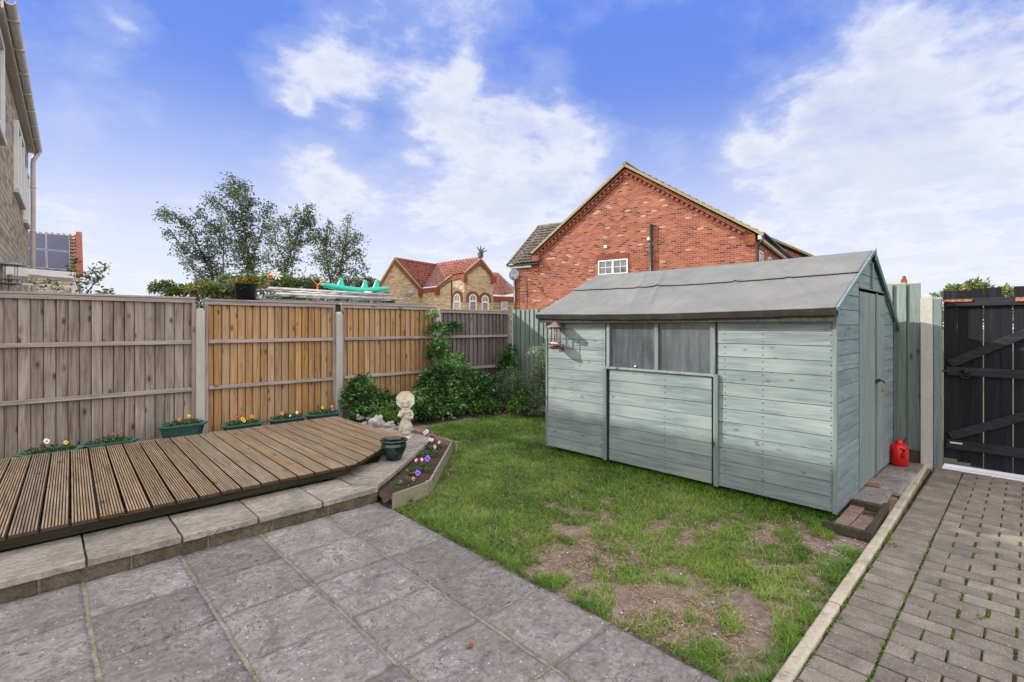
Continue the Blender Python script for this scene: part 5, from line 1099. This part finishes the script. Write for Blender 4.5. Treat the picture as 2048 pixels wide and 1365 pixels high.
ow = thing('toy_propeller', 'orange toy propeller standing left of the seesaw', 'toy', (3.55, 8.75, 2.0)); mb = MB(); c = Vector((3.62, 8.85, 2.27)); mb.bar(c, c+Vector((-.11,0,.11)), .05, .012); mb.bar(c, c+Vector((.14,0,.12)), .06, .012); mb.bar(c, c+Vector((0,0,-.27)), .02, .02); mb.split('blade', M['orange'], ow, bevel=.004)
for (x_, w__, mt_, lb) in ((4.27,.10,'white','white packet under the seesaw'),(4.40,.05,'solar','small blue packet under the seesaw'),(4.66,.08,'solar','dark blue packet under the right end of the seesaw')):
    mb = MB(); mb.box(x_, x_+w__, 8.25, 8.4, 2.12, 2.165, j=.005); setp(mb.build('packet', M[mt_], bevel=.006), lb, 'packet')
# black tub of lilies
tb = thing('flower_tub', 'black tub standing at the left end of the ladders', 'planter', (2.25, 8.3, 0)); mb = MB(); mb.lathe([(0,1.60),(.11,1.60),(.15,2.17),(.158,2.175),(.158,2.19),(.14,2.19),(.13,2.13),(0,2.12)], (2.30,8.35,0), 24); mb.build('tub', M['black_plastic'], tb, smoothf=True)
mb = MB(); mb.box(2.12, 2.46, 8.2, 8.55, -.02, 1.60); mb.build('pedestal', M['slate'], tb)
li = thing('lily_plant', 'white and peach flowering plant in the black tub', 'plant', (2.34, 8.35, 2.12))
p_ = np.array([2.38,8.35,2.24])+RNG.normal(size=(420,3))*np.array([.16,.10,.055]); leaves('foliage', p_, .07, M['leaf_bright'], li, aspect=.3)
p_ = np.array([2.30,8.3,2.24])+RNG.normal(size=(90,3))*np.array([.12,.05,.03]); leaves('red_foliage', p_, .05, PETAL['orange'], li, aspect=.35)
for (u, v, cn_) in ((522,556,'white'),(528,560,'white'),(533,562,'rose'),(541,550,'orange'),(548,548,'white'),(551,546,'white'),(555,552,'white'),(530,566,'rose')):
    c = P(u, v, 8.0); mb = MB(); ls = 1.7
    for k in range(6):
        a = k*1.047+u; mb.add([c, c+Vector((math.cos(a-.3)*.03*ls, .0, math.sin(a-.3)*.03*ls)), c+Vector((math.cos(a)*.05*ls, -.02, math.sin(a)*.05*ls)), c+Vector((math.cos(a+.3)*.03*ls, 0, math.sin(a+.3)*.03*ls))], [(0,1,2,3)])
    mb.build('flower', PETAL[cn_], li)
# garden lamp and white canopy behind the grey panel
c = P(20, 560, 5.95); gl = thing('garden_lamp', 'metal garden lamp with wide flat cap behind the grey fence', 'lamp', (c.x, c.y, 0)); z0_ = 2.05
mb = MB(); mb.lathe([(0,z0_+.27),(.03,z0_+.268),(.13,z0_+.232),(.142,z0_+.222),(.12,z0_+.222),(0,z0_+.235)], (c.x,c.y,0), 28); mb.build('cap', M['gunmetal'], gl, smoothf=True)
mb = MB(); mb.lathe([(0,z0_-.02),(.04,z0_-.02),(.105,z0_+.0),(.110,z0_+.008),(0,z0_+.012)], (c.x,c.y,0), 28); mb.lathe([(.07,z0_+.05),(.09,z0_+.05),(.09,z0_+.058),(.07,z0_+.058)], (c.x,c.y,0), 28); mb.build('dish', M['gunmetal'], gl, smoothf=True)
mb = MB(); mb.lathe([(0,z0_+.01),(.022,z0_+.01),(.022,z0_+.11),(0,z0_+.11)], (c.x,c.y,0), 14); mb.build('burner', flat('tan_ceramic', (.36,.16,.09)), gl, smoothf=True)
for k in range(4): 
    mb = MB(); a = k*math.pi/2+.6; mb.tube([(c.x+.075*math.cos(a), c.y+.075*math.sin(a), z0_), (c.x+.075*math.cos(a), c.y+.075*math.sin(a), z0_+.232)], .005, 6); mb.build('rod', M['gunmetal'], gl)
mb = MB(); mb.tube([(c.x,c.y,0),(c.x,c.y,z0_-.015)], .02, 10); mb.build('pole', M['gunmetal'], gl)
wc = thing('white_canopy', 'white canopy edge with small ball finials behind the grey fence', 'canopy', tuple(P(90,560,6.6)[:2])+(0,))
a = P(-40,535,6.05); b = P(150,548,6.95); dv = (b-a); dv.z = 0; dv.normalize(); up = Vector((0,0,1))
mb = MB(); mb.bar((a.x,a.y,2.235), (b.x,b.y,2.235), .05, .11); mb.build('fascia', M['white'], wc, bevel=.006)
mb = MB(); nrm = Vector((-dv.y, dv.x, 0)); nrm = nrm if nrm.dot(Vector((0,0,0))-a) > 0 else -nrm; q0 = Vector((a.x,a.y,2.21))+nrm*.05+dv*.45; mb.tube([q0, Vector((b.x,b.y,2.20))+nrm*.05-dv*.04], .010, 8); mb.build('gutter_rod', M['pinkwhite'], wc, smoothf=True)
mb = MB(); mb.bar((a.x,a.y,2.085), (b.x,b.y,2.085), .03, .025); mb.build('rail', M['white'], wc)
for k in range(6):
    q_ = a.lerp(b, .58+.075*k); mb = MB(); mb.ball((q_.x,q_.y,2.035), .018, seg=10, rings=6); mb.tube([(q_.x,q_.y,1.2),(q_.x,q_.y,2.03)], .008, 6); mb.build('baluster', M['white'], wc, smoothf=True)
mb = MB(); mb.bar((b.x,b.y,0), (b.x,b.y,2.11), .07, .07); mb.ball((b.x,b.y,2.13), .035); mb.build('post', M['white'], wc)

# ================================================================== NEIGHBOURING HOUSES
def frame(o, loc, rz): return Matrix.Translation(loc) @ Matrix.Rotation(rz, 4, 'Z')
def window_at(parent, org, along, nrm, w_, h, rows=1, cols=1, bars=True, mat=None, glass=None, arch=False, name='window'):
    """org = lower left corner on the wall, world or local as the parent's meshes are"""
    mat = mat or M['white']; glass = glass or M['house_glass']; o = Vector(org); al = Vector(along).normalized(); nr = Vector(nrm).normalized(); up = Vector((0,0,1))
    def rect(mb, x0, x1, z0, z1, d0, d1):
        vs = [o+al*x+up*z+nr*d for d in (d0, d1) for (x, z) in ((x0,z0),(x1,z0),(x1,z1),(x0,z1))]; mb.add(vs, [(0,3,2,1),(4,5,6,7),(0,1,5,4),(1,2,6,5),(2,3,7,6),(3,0,4,7)])
    f_ = .055; mb = MB()
    if not arch:
        rect(mb, 0, w_, 0, f_, -.02, .05); rect(mb, 0, w_, h-f_, h, -.02, .05); rect(mb, 0, f_, f_, h-f_, -.02, .05); rect(mb, w_-f_, w_, f_, h-f_, -.02, .05)
        for c_ in range(1, cols): rect(mb, w_*c_/cols-.045, w_*c_/cols+.045, f_, h-f_, -.02, .046)
        for r_ in range(1, rows): rect(mb, f_, w_-f_, h*r_/rows-.045, h*r_/rows+.045, -.02, .043)
        if bars:
            for c_ in range(cols):
                xm = w_*(c_+.5)/cols; rect(mb, xm-.012, xm+.012, f_, h-f_, .0, .030)
            for r_ in range(rows):
                zm = h*(r_+.5)/rows; rect(mb, f_, w_-f_, zm-.012, zm+.012, .0, .028)
        fr_ = mb.build(name, mat, parent, bevel=.004)
        mb = MB(); rect(mb, f_*.8, w_-f_*.8, f_*.8, h-f_*.8, -.015, .018); mb.build('pane', glass, fr_)
    else:
        rr = w_/2; hs = h-rr; n = 14
        def ring(r_, z0_): return [(rr-r_, z0_)]+[(rr-r_*math.cos(i*math.pi/n), hs+r_*math.sin(i*math.pi/n)) for i in range(n+1)]+[(rr+r_, z0_)]
        oo = ring(rr, 0); ii = ring(rr-f_*1.6, f_); m_ = len(oo)
        vs = [o+al*x+up*z+nr*d for d in (-.02, .05) for (x, z) in oo+ii]; fs = []
        for k in range(m_):
            q = (k+1) % m_; fs += [(2*m_+k, 2*m_+q, 3*m_+q, 3*m_+k), (k, q, 2*m_+q, 2*m_+k), (m_+k, m_+q, 3*m_+q, 3*m_+k)]
        mb.add(vs, fs); rect(mb, f_, w_-f_, hs-.28, hs-.16, -.02, .048); rect(mb, rr-.02, rr+.02, hs-.2, h-f_, 0, .03)
        fr_ = mb.build(name, mat, parent)
        mb = MB(); mb.add([o+al*x+up*z+nr*.012 for (x, z) in ii], [tuple(range(m_))]); mb.build('pane', glass, fr_)
        mb = MB(); o2 = ring(rr+.24, hs-.25); i2 = ring(rr+.004, hs-.25); vs = [o+al*x+up*z+nr*d for d in (-.02, .03) for (x, z) in o2+i2]; fs = []
        for k in range(m_-1): fs += [(2*m_+k, 2*m_+k+1, 3*m_+k+1, 3*m_+k), (k, k+1, 2*m_+k+1, 2*m_+k), (m_+k, m_+k+1, 3*m_+k+1, 3*m_+k)]
        mb.add(vs, fs); mb.build('arch', M['brick_dark'], fr_)
    return fr_
# -- house at the left edge
lh = thing('neighbour_house', 'buff brick house wall with gutter and pipe at the left edge', 'house', (-.15, 13.37, 0), R(-2.1))
def L(mb, *a, **k): return mb.build(*a, world=False, **k)
mb = MB(); mb.box(-6.5, 0, -5.75, 0, -.05, 4.98); L(mb, 'wall', M['brick_buff'], lh)
mb = MB(); mb.add([(.12,-5.95,4.99),(.12,.10,4.99),(-3.25,.10,7.4),(-3.25,-5.95,7.4),(-6.8,-5.95,4.99),(-6.8,.10,4.99)], [(0,1,2,3),(3,2,5,4)]); rfo = L(mb, 'roof', M['tile_pan'], lh); q = rfo.modifiers.new('s', 'SOLIDIFY'); q.thickness = .09
mb = MB(); mb.add([(0,-5.75,4.98),(-6.5,-5.75,4.98),(-3.25,-5.75,7.25),(0,0,4.98),(-6.5,0,4.98),(-3.25,0,7.25)], [(0,1,2),(3,5,4)]); L(mb, 'gable', M['brick_buff'], lh)
mb = MB(); mb.box(-.0, .085, -5.95, .08, 4.90, 4.93); mb.box(.08, .10, -5.95, .08, 4.87, 5.02); L(mb, 'soffit', M['pinkwhite'], lh)
mb = MB(); n = 10; vs = []
for yy in (-5.95, .12):
    for i in range(n+1): a = math.pi*i/n; vs.append((.145-.05*math.cos(a), yy, 4.985-.06*math.sin(a)))
    for i in range(n, -1, -1): a = math.pi*i/n; vs.append((.145-.042*math.cos(a), yy, 4.985-.052*math.sin(a)))
m_ = 2*(n+1); mb.add(vs, [(i, (i+1) % m_, m_+(i+1) % m_, m_+i) for i in range(m_)]+[tuple(range(m_)), tuple(range(m_, 2*m_))]); L(mb, 'gutter', M['pinkwhite'], lh)
mb = MB()
for k in range(8): mb.box(.085, .20, -5.6+k*.78, -5.56+k*.78, 4.915, 5.0)
mb.split('gutter_bracket', M['pinkwhite'], lh, world=False)
mb = MB(); mb.tube([(.145,-.02,4.93),(.13,-.03,4.86),(.08,-.06,4.76),(.07,-.06,4.68),(.07,-.06,.1)], .038, 12)
for z in (4.2, 3.35): mb.lathe([(0,0),(.047,0),(.047,.03),(0,.03)], (.07,-.06,z), 14)
L(mb, 'downpipe', M['pinkwhite'], lh, smoothf=True)
def lwin(y0, y1, z0, z1, nc):
    f = window_at(lh, (0.0, y0, z0), (0,1,0), (1,0,0), y1-y0, z1-z0, 1, nc, False, glass=M['house_glass_pale'])
    for v_ in [f]+list(f.children): pass
def lwin2(y0, y1, z0, z1, nc):
    global lh
    save = MW[lh.name]; MW[lh.name] = Matrix.Identity(4)
    f = window_at(lh, (0.0, y0, z0), (0,1,0), (1,0,0), y1-y0, z1-z0, 1, nc, False, glass=M['house_glass_pale'])
    mb = MB(); mb.box(-.02, .06, y0-.08, y1+.08, z0-.075, z0-.002); mb.build('sill', M['pinkwhite'], f, bevel=.006)
    MW[lh.name] = save
lwin2(-5.70, -5.08, 3.74, 4.80, 1); lwin2(-3.15, -1.85, 3.55, 4.55, 2); lwin2(-1.25, -.62, 3.40, 4.30, 1)
# -- low house with solar panels
A_, B_, C_, D_ = P(-60,535,14.2), P(160,553,15.2), P(158,470,17.6), P(-60,455,16.8)
sr = thing('solar_roof_house', 'low house with dark solar panels on a pantiled roof', 'house', (B_.x, B_.y, 0))
mb = MB(); tiled(mb, A_, B_, C_, D_, 12, 18, .05, .02); mb.build('roof', M['tile_pan'], sr)
mb = MB()
for (a, b) in ((A_, B_), (B_, C_), (C_, D_), (D_, A_)): mb.add([(a.x,a.y,0),(b.x,b.y,0),(b.x,b.y,b.z-.06),(a.x,a.y,a.z-.06)], [(0,1,2,3)])
mb.build('wall', M['brick_buff'], sr)
mb = MB(); mb.bar(B_+Vector((0,0,.02)), C_+Vector((0,0,.05)), .16, .12); mb.build('verge', M['brick_dark'], sr)
nr = (B_-A_).cross(D_-A_).normalized(); nr = nr if nr.z > 0 else -nr
for (s0, s1) in ((.30,.45),(.46,.685),(.69,.91)):
    for (t0, t1) in ((.02,.43),(.45,.86)):
        def q_(s, t): return A_.lerp(B_, s).lerp(D_.lerp(C_, s), t)+nr*.09
        mb = MB(); mb.slabp([q_(s0,t0), q_(s1,t0), q_(s1,t1), q_(s0,t1)], nr*.05); fo = mb.build('solar_panel', M['gunmetal'], sr)
        mb = MB(); e = .02; mb.slabp([q_(s0+e*.3,t0+e*.6)+nr*.052, q_(s1-e*.3,t0+e*.6)+nr*.052, q_(s1-e*.3,t1-e*.6)+nr*.052, q_(s0+e*.3,t1-e*.6)+nr*.052], nr*.004); mb.build('cells', M['solar'], fo)

# -- red brick house
ox, oy = V(9.1, 18.5); bh = thing('red_brick_house', 'red brick house with a broad gable behind the shed', 'house', (ox, oy, 0), R(10.5))
MWs = dict(MW); MW[bh.name] = Matrix.Identity(4)      # its meshes are written in the house's own axes
TA, ZA, TL, ZEV = 5.12, 8.36, 10.0, 5.0
mb = MB(); poly = [(0,-.05),(11.13,-.05),(11.13,4.66),(9.95,4.66),(9.95,5.03),(TA,ZA),(0,ZEV-.06)]
mb.slabp([(0,t,z) for t, z in poly], (.3,0,0), r=.5); mb.build('gable_wall', M['brick_red'], bh)
mb = MB(); mb.box(.3, 8.8, .0, .25, -.05, 4.95); mb.box(.3, 3.4, 10.88, 11.13, -.05, 4.6); mb.split('side_wall', M['brick_red'], bh)
mb = MB(); mb.slabp([(8.8,t,z) for t, z in ((-3.4,-.05),(11.3,-.05),(11.3,4.2),(4.9,8.35),(-3.4,3.45))], (.3,0,0)); mb.build('rear_gable_wall', M['brick_red'], bh)
# roofs
def pitch(mb, e0, e1, r1, r0, rows, cols): tiled(mb, e0, e1, r1, r0, rows, cols, .055, .022)
mb = MB(); pitch(mb, (-.12,-.32,ZEV-.13), (8.95,-.32,ZEV-.13), (8.95,TA,ZA+.14), (-.12,TA,ZA+.14), 20, 26); pitch(mb, (-.12,10.12,5.0), (8.95,10.12,5.0), (8.95,TA,ZA+.14), (-.12,TA,ZA+.14), 20, 26); mb.build('main_roof', M['tile_dark'], bh)
mb = MB(); pitch(mb, (8.7,-4.0,3.35), (15,-4.0,3.35), (15,4.9,8.55), (8.7,4.9,8.55), 24, 16); pitch(mb, (8.7,12,4.0), (15,12,4.0), (15,4.9,8.55), (8.7,4.9,8.55), 24, 16); mb.build('rear_roof', M['tile_dark'], bh)
mb = MB(); pitch(mb, (-.22,11.35,4.60), (-.22,9.55,4.60), (2.65,7.2,6.92), (2.65,11.35,6.92), 13, 9); pitch(mb, (5.6,11.35,4.60), (5.6,9.55,4.60), (2.65,7.2,6.92), (2.65,11.35,6.92), 13, 9); mb.build('wing_roof', M['tile_dark'], bh)
mb = MB(); mb.tube([(2.65,11.38,6.95),(2.65,7.3,6.95)], .11, 8); mb.tube([(-.13,TA,ZA+.16),(8.9,TA,ZA+.16)], .12, 8); mb.split('ridge_tiles', M['tile_dark'], bh, smoothf=True)
mb = MB(); mb.slabp([(.1,11.13,4.5),(5.4,11.13,4.5),(2.65,11.13,6.8)], (0,-.2,0)); mb.build('wing_gable', M['brick_red'], bh)
mb = MB()
for (a, b) in (((-.14,-.30,ZEV-.12),(-.14,TA+.02,ZA+.12)), ((-.14,9.95,5.06),(-.14,TA-.02,ZA+.12)), ((8.68,-4.0,3.36),(8.68,4.92,8.56))): mb.bar(a, b, .10, .10)
mb.bar((-.20,11.40,4.60), (2.65,11.40,6.95), .08, .10); mb.split('verge', M['verge'], bh)
# dentil course: real projecting bricks under the verge
mb = MB()
def along(t0, z0, t1, z1, off, w0, step, dep):
    a = Vector((0, t0, z0)); b = Vector((0, t1, z1)); d_ = (b-a).normalized(); n_ = Vector((0, -d_.z, d_.y)); n_ = n_ if n_.z < 0 else -n_; L__ = (b-a).length; k = 0
    while k*step < L__-step: c_ = a+d_*(k*step+step/2)+n_*off; mb.bar(c_-d_*w0/2+Vector((-dep/2,0,0)), c_+d_*w0/2+Vector((-dep/2,0,0)), dep, .10); k += 1
for (t0, z0, t1, z1) in ((.35,5.14,TA,ZA-.02),(9.75,5.10,TA,ZA-.02)):
    along(t0, z0, t1, z1, .17, .12, .235, .11)
    a = Vector((-.055, t0, z0)); b = Vector((-.055, t1, z1)); dn = Vector((0,0,-1)); mb.bar(a+dn*.07, b+dn*.07, .11, .07); mb.bar(a+dn*.33+Vector((.02,0,0)), b+dn*.33+Vector((.02,0,0)), .07, .06)
mb.build('dentil_course', M['brick_dark'], bh)
mb = MB(); mb.box(-.11, .0, 9.55, 9.95, 4.45, 4.95); mb.box(-.07, .0, 9.6, 9.9, 4.2, 4.45); mb.box(-.10, -.0, .0, .35, 4.55, 4.95); mb.box(-.10, 0, 10.93, 11.17, 4.3, 4.6); mb.box(-.06, 0, 10.97, 11.15, 4.0, 4.3); mb.build('corbel', M['brick_dark'], bh)
mb = MB(); mb.box(-.23, -.13, 9.52, 11.4, 4.50, 4.58); mb.build('gutter', M['black_plastic'], bh, bevel=.02); mb = MB(); mb.box(-.14, -.0, 9.98, 11.3, 4.40, 4.50); mb.build('fascia', M['white'], bh)
mb = MB(); mb.box(-.10, 8.6, -.22, -.10, 4.74, 4.90); mb.build('side_fascia', M['white'], bh); mb = MB(); mb.tube([(-.16,-.30,4.90),(8.7,-.30,4.90)], .075, 10); mb.tube([(-.12,-.30,4.86),(-.12,-.25,4.72),(-.05,-.10,4.50),(-.05,-.09,4.3),(-.05,-.09,0)], .045, 10); mb.build('side_gutter', M['black_plastic'], bh, smoothf=True)
mb = MB(); mb.tube([(-.07,3.98,5.80),(-.07,3.98,0)], .055, 12); mb.build('soil_pipe', M['black_plastic'], bh, smoothf=True)
mb = MB(); mb.box(-.12, -.01, 4.02, 4.12, 5.12, 5.24); mb.build('pipe_box', M['white'], bh, bevel=.01)
mb = MB(); mb.tube([(-.06,10.98,4.4),(-.06,10.98,0)], .045, 10); mb.tube([(-.03,10.35,4.0),(-.03,10.35,0)], .014, 6); mb.build('rainwater_pipe', M['black_plastic'], bh, smoothf=True)
mb = MB(); mb.box(-.06, 0, 6.0, 6.14, 4.98, 5.12); mb.build('vent_cover', M['white'], bh, bevel=.008)
window_at(bh, (-.005, 6.42, 3.16), (0,-1,0), (-1,0,0), 1.40, 1.28, 2, 2, True)
mb = MB()
for k in range(19): mb.box(-.022, .0, 4.98+k*.079, 4.98+k*.079+.066, 4.455, 4.70+.03*math.sin(k/18*math.pi))
mb.build('soldier_arch', M['brick_dark'], bh)
for (xa, xb) in ((.55,1.35),(2.75,3.5),(5.0,6.4)): window_at(bh, (xa, -.005, 3.4), (1,0,0), (0,-1,0), xb-xa, 1.02, 1, 1, False)
MW.update(MWs)
def dish(label, p, facing, rad, mount):
    t = thing('satellite_dish', label, 'satellite dish', tuple(p)); q = Vector(facing).to_track_quat('Z', 'Y').to_matrix().to_4x4(); mb = MB()
    prof = [(0,-.0),(rad*.5,.02*rad/.3),(rad,.09*rad/.3),(rad*1.02,.10*rad/.3),(rad*.5,.035*rad/.3),(0,.012)]; mb.lathe(prof, p, 28, mtx=q @ Matrix.Scale(1.1, 4, (0,1,0))); mb.build('dish', M['gunmetal'], t, smoothf=True)
    c = Vector(p); f = q @ Vector((0,0,1)); dn = q @ Vector((0,-1,0)); mb = MB(); mb.tube([c+dn*rad, c+dn*rad*.9+f*rad*1.2], .012, 6); mb.bar(c+dn*rad*.9+f*rad*1.2, c+dn*rad*.8+f*rad*1.35, .06, .05); mb.build('arm', M['steel_dark'], t); mb = MB(); mb.tube([c, Vector(mount)], .025, 8); mb.build('bracket', M['steel_dark'], t)
BHM = Matrix.Translation((ox, oy, 0)) @ Matrix.Rotation(R(10.5), 4, 'Z')
pd = BHM @ Vector((-.45, 10.75, 4.02)); md = BHM @ Vector((-.01, 10.6, 3.95)); dish('grey satellite dish on the left end of the red brick house', pd, Vector((-.85,-.60,.25)), .26, md)

# -- cream brick house far behind
pts_ = dict(L=(748,585,37.2), A=(789,517,38.2), Rr=(842,577,39.5), B=(872,530.5,42.0), E=(874,573,38.3), Fp=(903,551,37.7), G=(928.5,546,36.8), D=(961,518,37.4), Hh=(986.5,550,38.0))
q = {k: P(*v_) for k, v_ in pts_.items()}
ch = thing('cream_brick_house', 'cream brick house with red tiled roofs and arched windows, beyond the fence', 'house', (q['A'].x, q['A'].y, 0))
def wallq(mb, *pp):
    pp = [Vector(p) for p in pp]; n = len(pp); a = pp[0]; b = pp[-1]
    mb.add([(a.x,a.y,0)]+[tuple(p) for p in pp]+[(b.x,b.y,0)], [tuple(range(n+2))])
mb = MB(); wallq(mb, q['L'], q['A'], q['Rr']); mb.build('left_gable', M['brick_cream'], ch)
Ew = q['E']+Vector((0,0,-.05)); Fl = Vector((q['Fp'].x, q['Fp'].y, q['Fp'].z-.05)); Gl = q['G']+Vector((0,0,-.05)); Rw = q['Rr']+Vector((0,0,-.02))
mb = MB(); wallq(mb, Rw, Ew); wallq(mb, Ew, Fl); wallq(mb, Fl, Gl); mb.build('front_wall', M['brick_cream'], ch)
mb = MB(); wallq(mb, Gl, q['D']+Vector((0,0,-.05)), q['Hh']); bk = q['Hh']+(q['B']-q['D']); wallq(mb, q['Hh'], bk); mb.build('bay_gable', M['brick_cream'], ch)
mb = MB(); Cv = P(846, 576, 39.8); tiled(mb, q['Rr'], Cv, q['B'], q['A'], 14, 16, .06, .02)
tiled(mb, q['Fp'], q['G'], q['D'], q['D'].lerp(q['B'], .55), 8, 5, .06, .02); tiled(mb, Cv, q['E'], q['D'].lerp(q['B'], .45), q['B'], 12, 8, .06, .02); tiled(mb, q['E'], q['Fp'], q['D'].lerp(q['B'], .40), q['D'].lerp(q['B'], .50), 12, 4, .05, .02)
LL = q['L']+(q['B']-q['A']); tiled(mb, q['L'], LL, q['B'], q['A'], 14, 16, .06, .02); HH = bk; tiled(mb, q['Hh'], HH, q['B'], q['D'], 9, 12, .06, .02); mb.build('roof', M['tile_red'], ch)
mb = MB(); mb.bar(q['A'], q['B'], .22, .14); mb.bar(q['D'], q['B'], .22, .16)
nrid = 15
for i in range(nrid): c = q['D'].lerp(q['B'], (i+.5)/nrid); mb.ball(c+Vector((0,0,.09)), .10, .10, .09, 8, 5)
mb.build('ridge_tiles', M['tile_red'], ch)
mb = MB()
tow = Vector((-q['A'].x, -q['A'].y, 0)).normalized()*.10
for (a, b) in (('L','A'),('Rr','A'),('G','D'),('Hh','D'),('E','Fp')): mb.bar(q[a]+tow, q[b]+tow, .12, .11)
mb.split('verge', M['verge'], ch)
mb = MB()
for (a, b) in (('L','A'),('Rr','A'),('G','D'),('Hh','D'),('E','Fp')): mb.bar(q[a]+tow*.6+Vector((0,0,-.20)), q[b]+tow*.6+Vector((0,0,-.26)), .10, .20)
for (a, b) in ((Rw, Ew), (Fl, Gl)): mb.bar(a+tow*.6+Vector((0,0,-.18)), b+tow*.6+Vector((0,0,-.18)), .10, .32)
for c in (Ew, Gl, q['Hh'], Rw): mb.bar(c+tow*1.2+Vector((0,0,-.1)), c+tow*1.2+Vector((0,0,-.62)), .36, .30)
mb.build('corbel_course', M['brick_dark'], ch)
def uonwall(a, b, u):       # point of wall a-b seen at column u
    rx, ry, _ = ray(u, 0); dx, dy = b.x-a.x, b.y-a.y; s = (a.x*ry-a.y*rx)/(dy*rx-dx*ry); return Vector((a.x+dx*s, a.y+dy*s, 0))
for (a, b, u0, u1, vt) in ((Fl, Gl, 908.0, 921.5, 588.5), (Gl, q['Hh'], 938, 953, 588.5), (Gl, q['Hh'], 963, 977, 591)):
    p0 = uonwall(a, b, u0); p1 = uonwall(a, b, u1); dd = (p0.x*S+p0.y*C); zt = H+(HY-vt)*dd/FPX; al = (p1-p0); nr = Vector((al.y, -al.x, 0)); nr = nr if nr.dot(-p0) > 0 else -nr
    window_at(ch, (p0.x, p0.y, zt-1.75), al, nr, al.length, 1.75, arch=True, glass=M['house_glass_pale'])
fn = thing('roof_finial', 'dark winged finial on the bay gable of the cream house', 'finial', tuple(q['D'])); c = q['D']+Vector((0,0,.1)); mb = MB(); mb.bar(c, c+Vector((0,0,.35)), .35, .25); mb.ball(c+Vector((0,0,.42)), .13); rt = Vector((C,-S,0))
for (a, b) in ((-.18,.62),(.02,.72),(.22,.55),(.34,.30)): mb.tube([c+Vector((0,0,.3)), c+rt*a*.6+Vector((0,0,.3+b*.45)), c+rt*a*1.5+Vector((0,0,.25+b*.9))], [.07,.06,.03], 6)
mb.build('ornament', M['tile_dark'], fn)
mb = MB(); a_ = uonwall(Fl, Gl, 903.5); mb.tube([(a_.x,a_.y,4.9),(a_.x,a_.y,0)], .06, 8); mb.build('rainwater_pipe', M['black_plastic'], ch)
p0 = uonwall(q['L'], q['Rr'], 822); p0.z = 4.15; p0 += tow*5; dish('small grey satellite dish on the cream gable', p0, Vector((-.55,-.80,.2)), .24, p0-tow*5)
# right-hand wing of the cream house
e0, e1, r1, r0 = P(984,590,43), P(1006,592,43.5), P(996,545.5,46), P(980,545,46); e2, r2 = P(1024,575,43.8), P(1010,566,45)
ww = thing('cream_house_wing', 'red tiled cream wing seen between the two brick houses', 'house', (e0.x, e0.y, 0))
mb = MB(); tiled(mb, e0, e1, r1, r0, 12, 5, .06, .02); tiled(mb, e1, P(1040,586,44), P(1022,571,45.5), r1, 9, 6, .06, .02); mb.build('roof', M['tile_red'], ww)
mb = MB(); wallq(mb, P(980,592,43.2), P(1045,594,43.2)); mb.build('wall', M['brick_cream'], ww); mb = MB(); mb.bar(P(984,598,43.1), P(1045,600,43.1), .12, .38); mb.build('band_course', M['brick_dark'], ww)
a_ = P(1002,0,43.1); b_ = P(1015,0,43.1); al = b_-a_; al.z = 0; window_at(ww, (a_.x, a_.y, 2.35), al, (-a_.x,-a_.y,0), al.length, 1.25, 2, 1, False, glass=M['house_glass_pale'])
# far roof and pot above the tall green fence
c0, c1 = P(1765,566,30), P(1840,566,32); dh = thing('distant_house', 'distant tiled roof with a small chimney above the tall green fence', 'house', (c0.x, c0.y, 0))
mb = MB(); tiled(mb, P(1740,600,28), P(1850,600,30), P(1812,566,33), P(1770,568,31.5), 8, 10, .05, .02); mb.build('roof', M['verge'], dh); mb = MB(); wallq(mb, P(1740,601,28.1), P(1850,601,30.1)); mb.build('wall', M['brick_red'], dh)
c = P(1808, 566, 33); mb = MB(); mb.bar(c+Vector((0,0,-.2)), c+Vector((0,0,.22)), .3, .3); mb.lathe([(0,.2),(.12,.2),(.09,.45),(0,.45)], c, 12); mb.build('chimney', M['brick_dark'], dh)
print('objects', len(bpy.data.objects), 'polys', sum(len(m.polygons) for m in bpy.data.meshes))
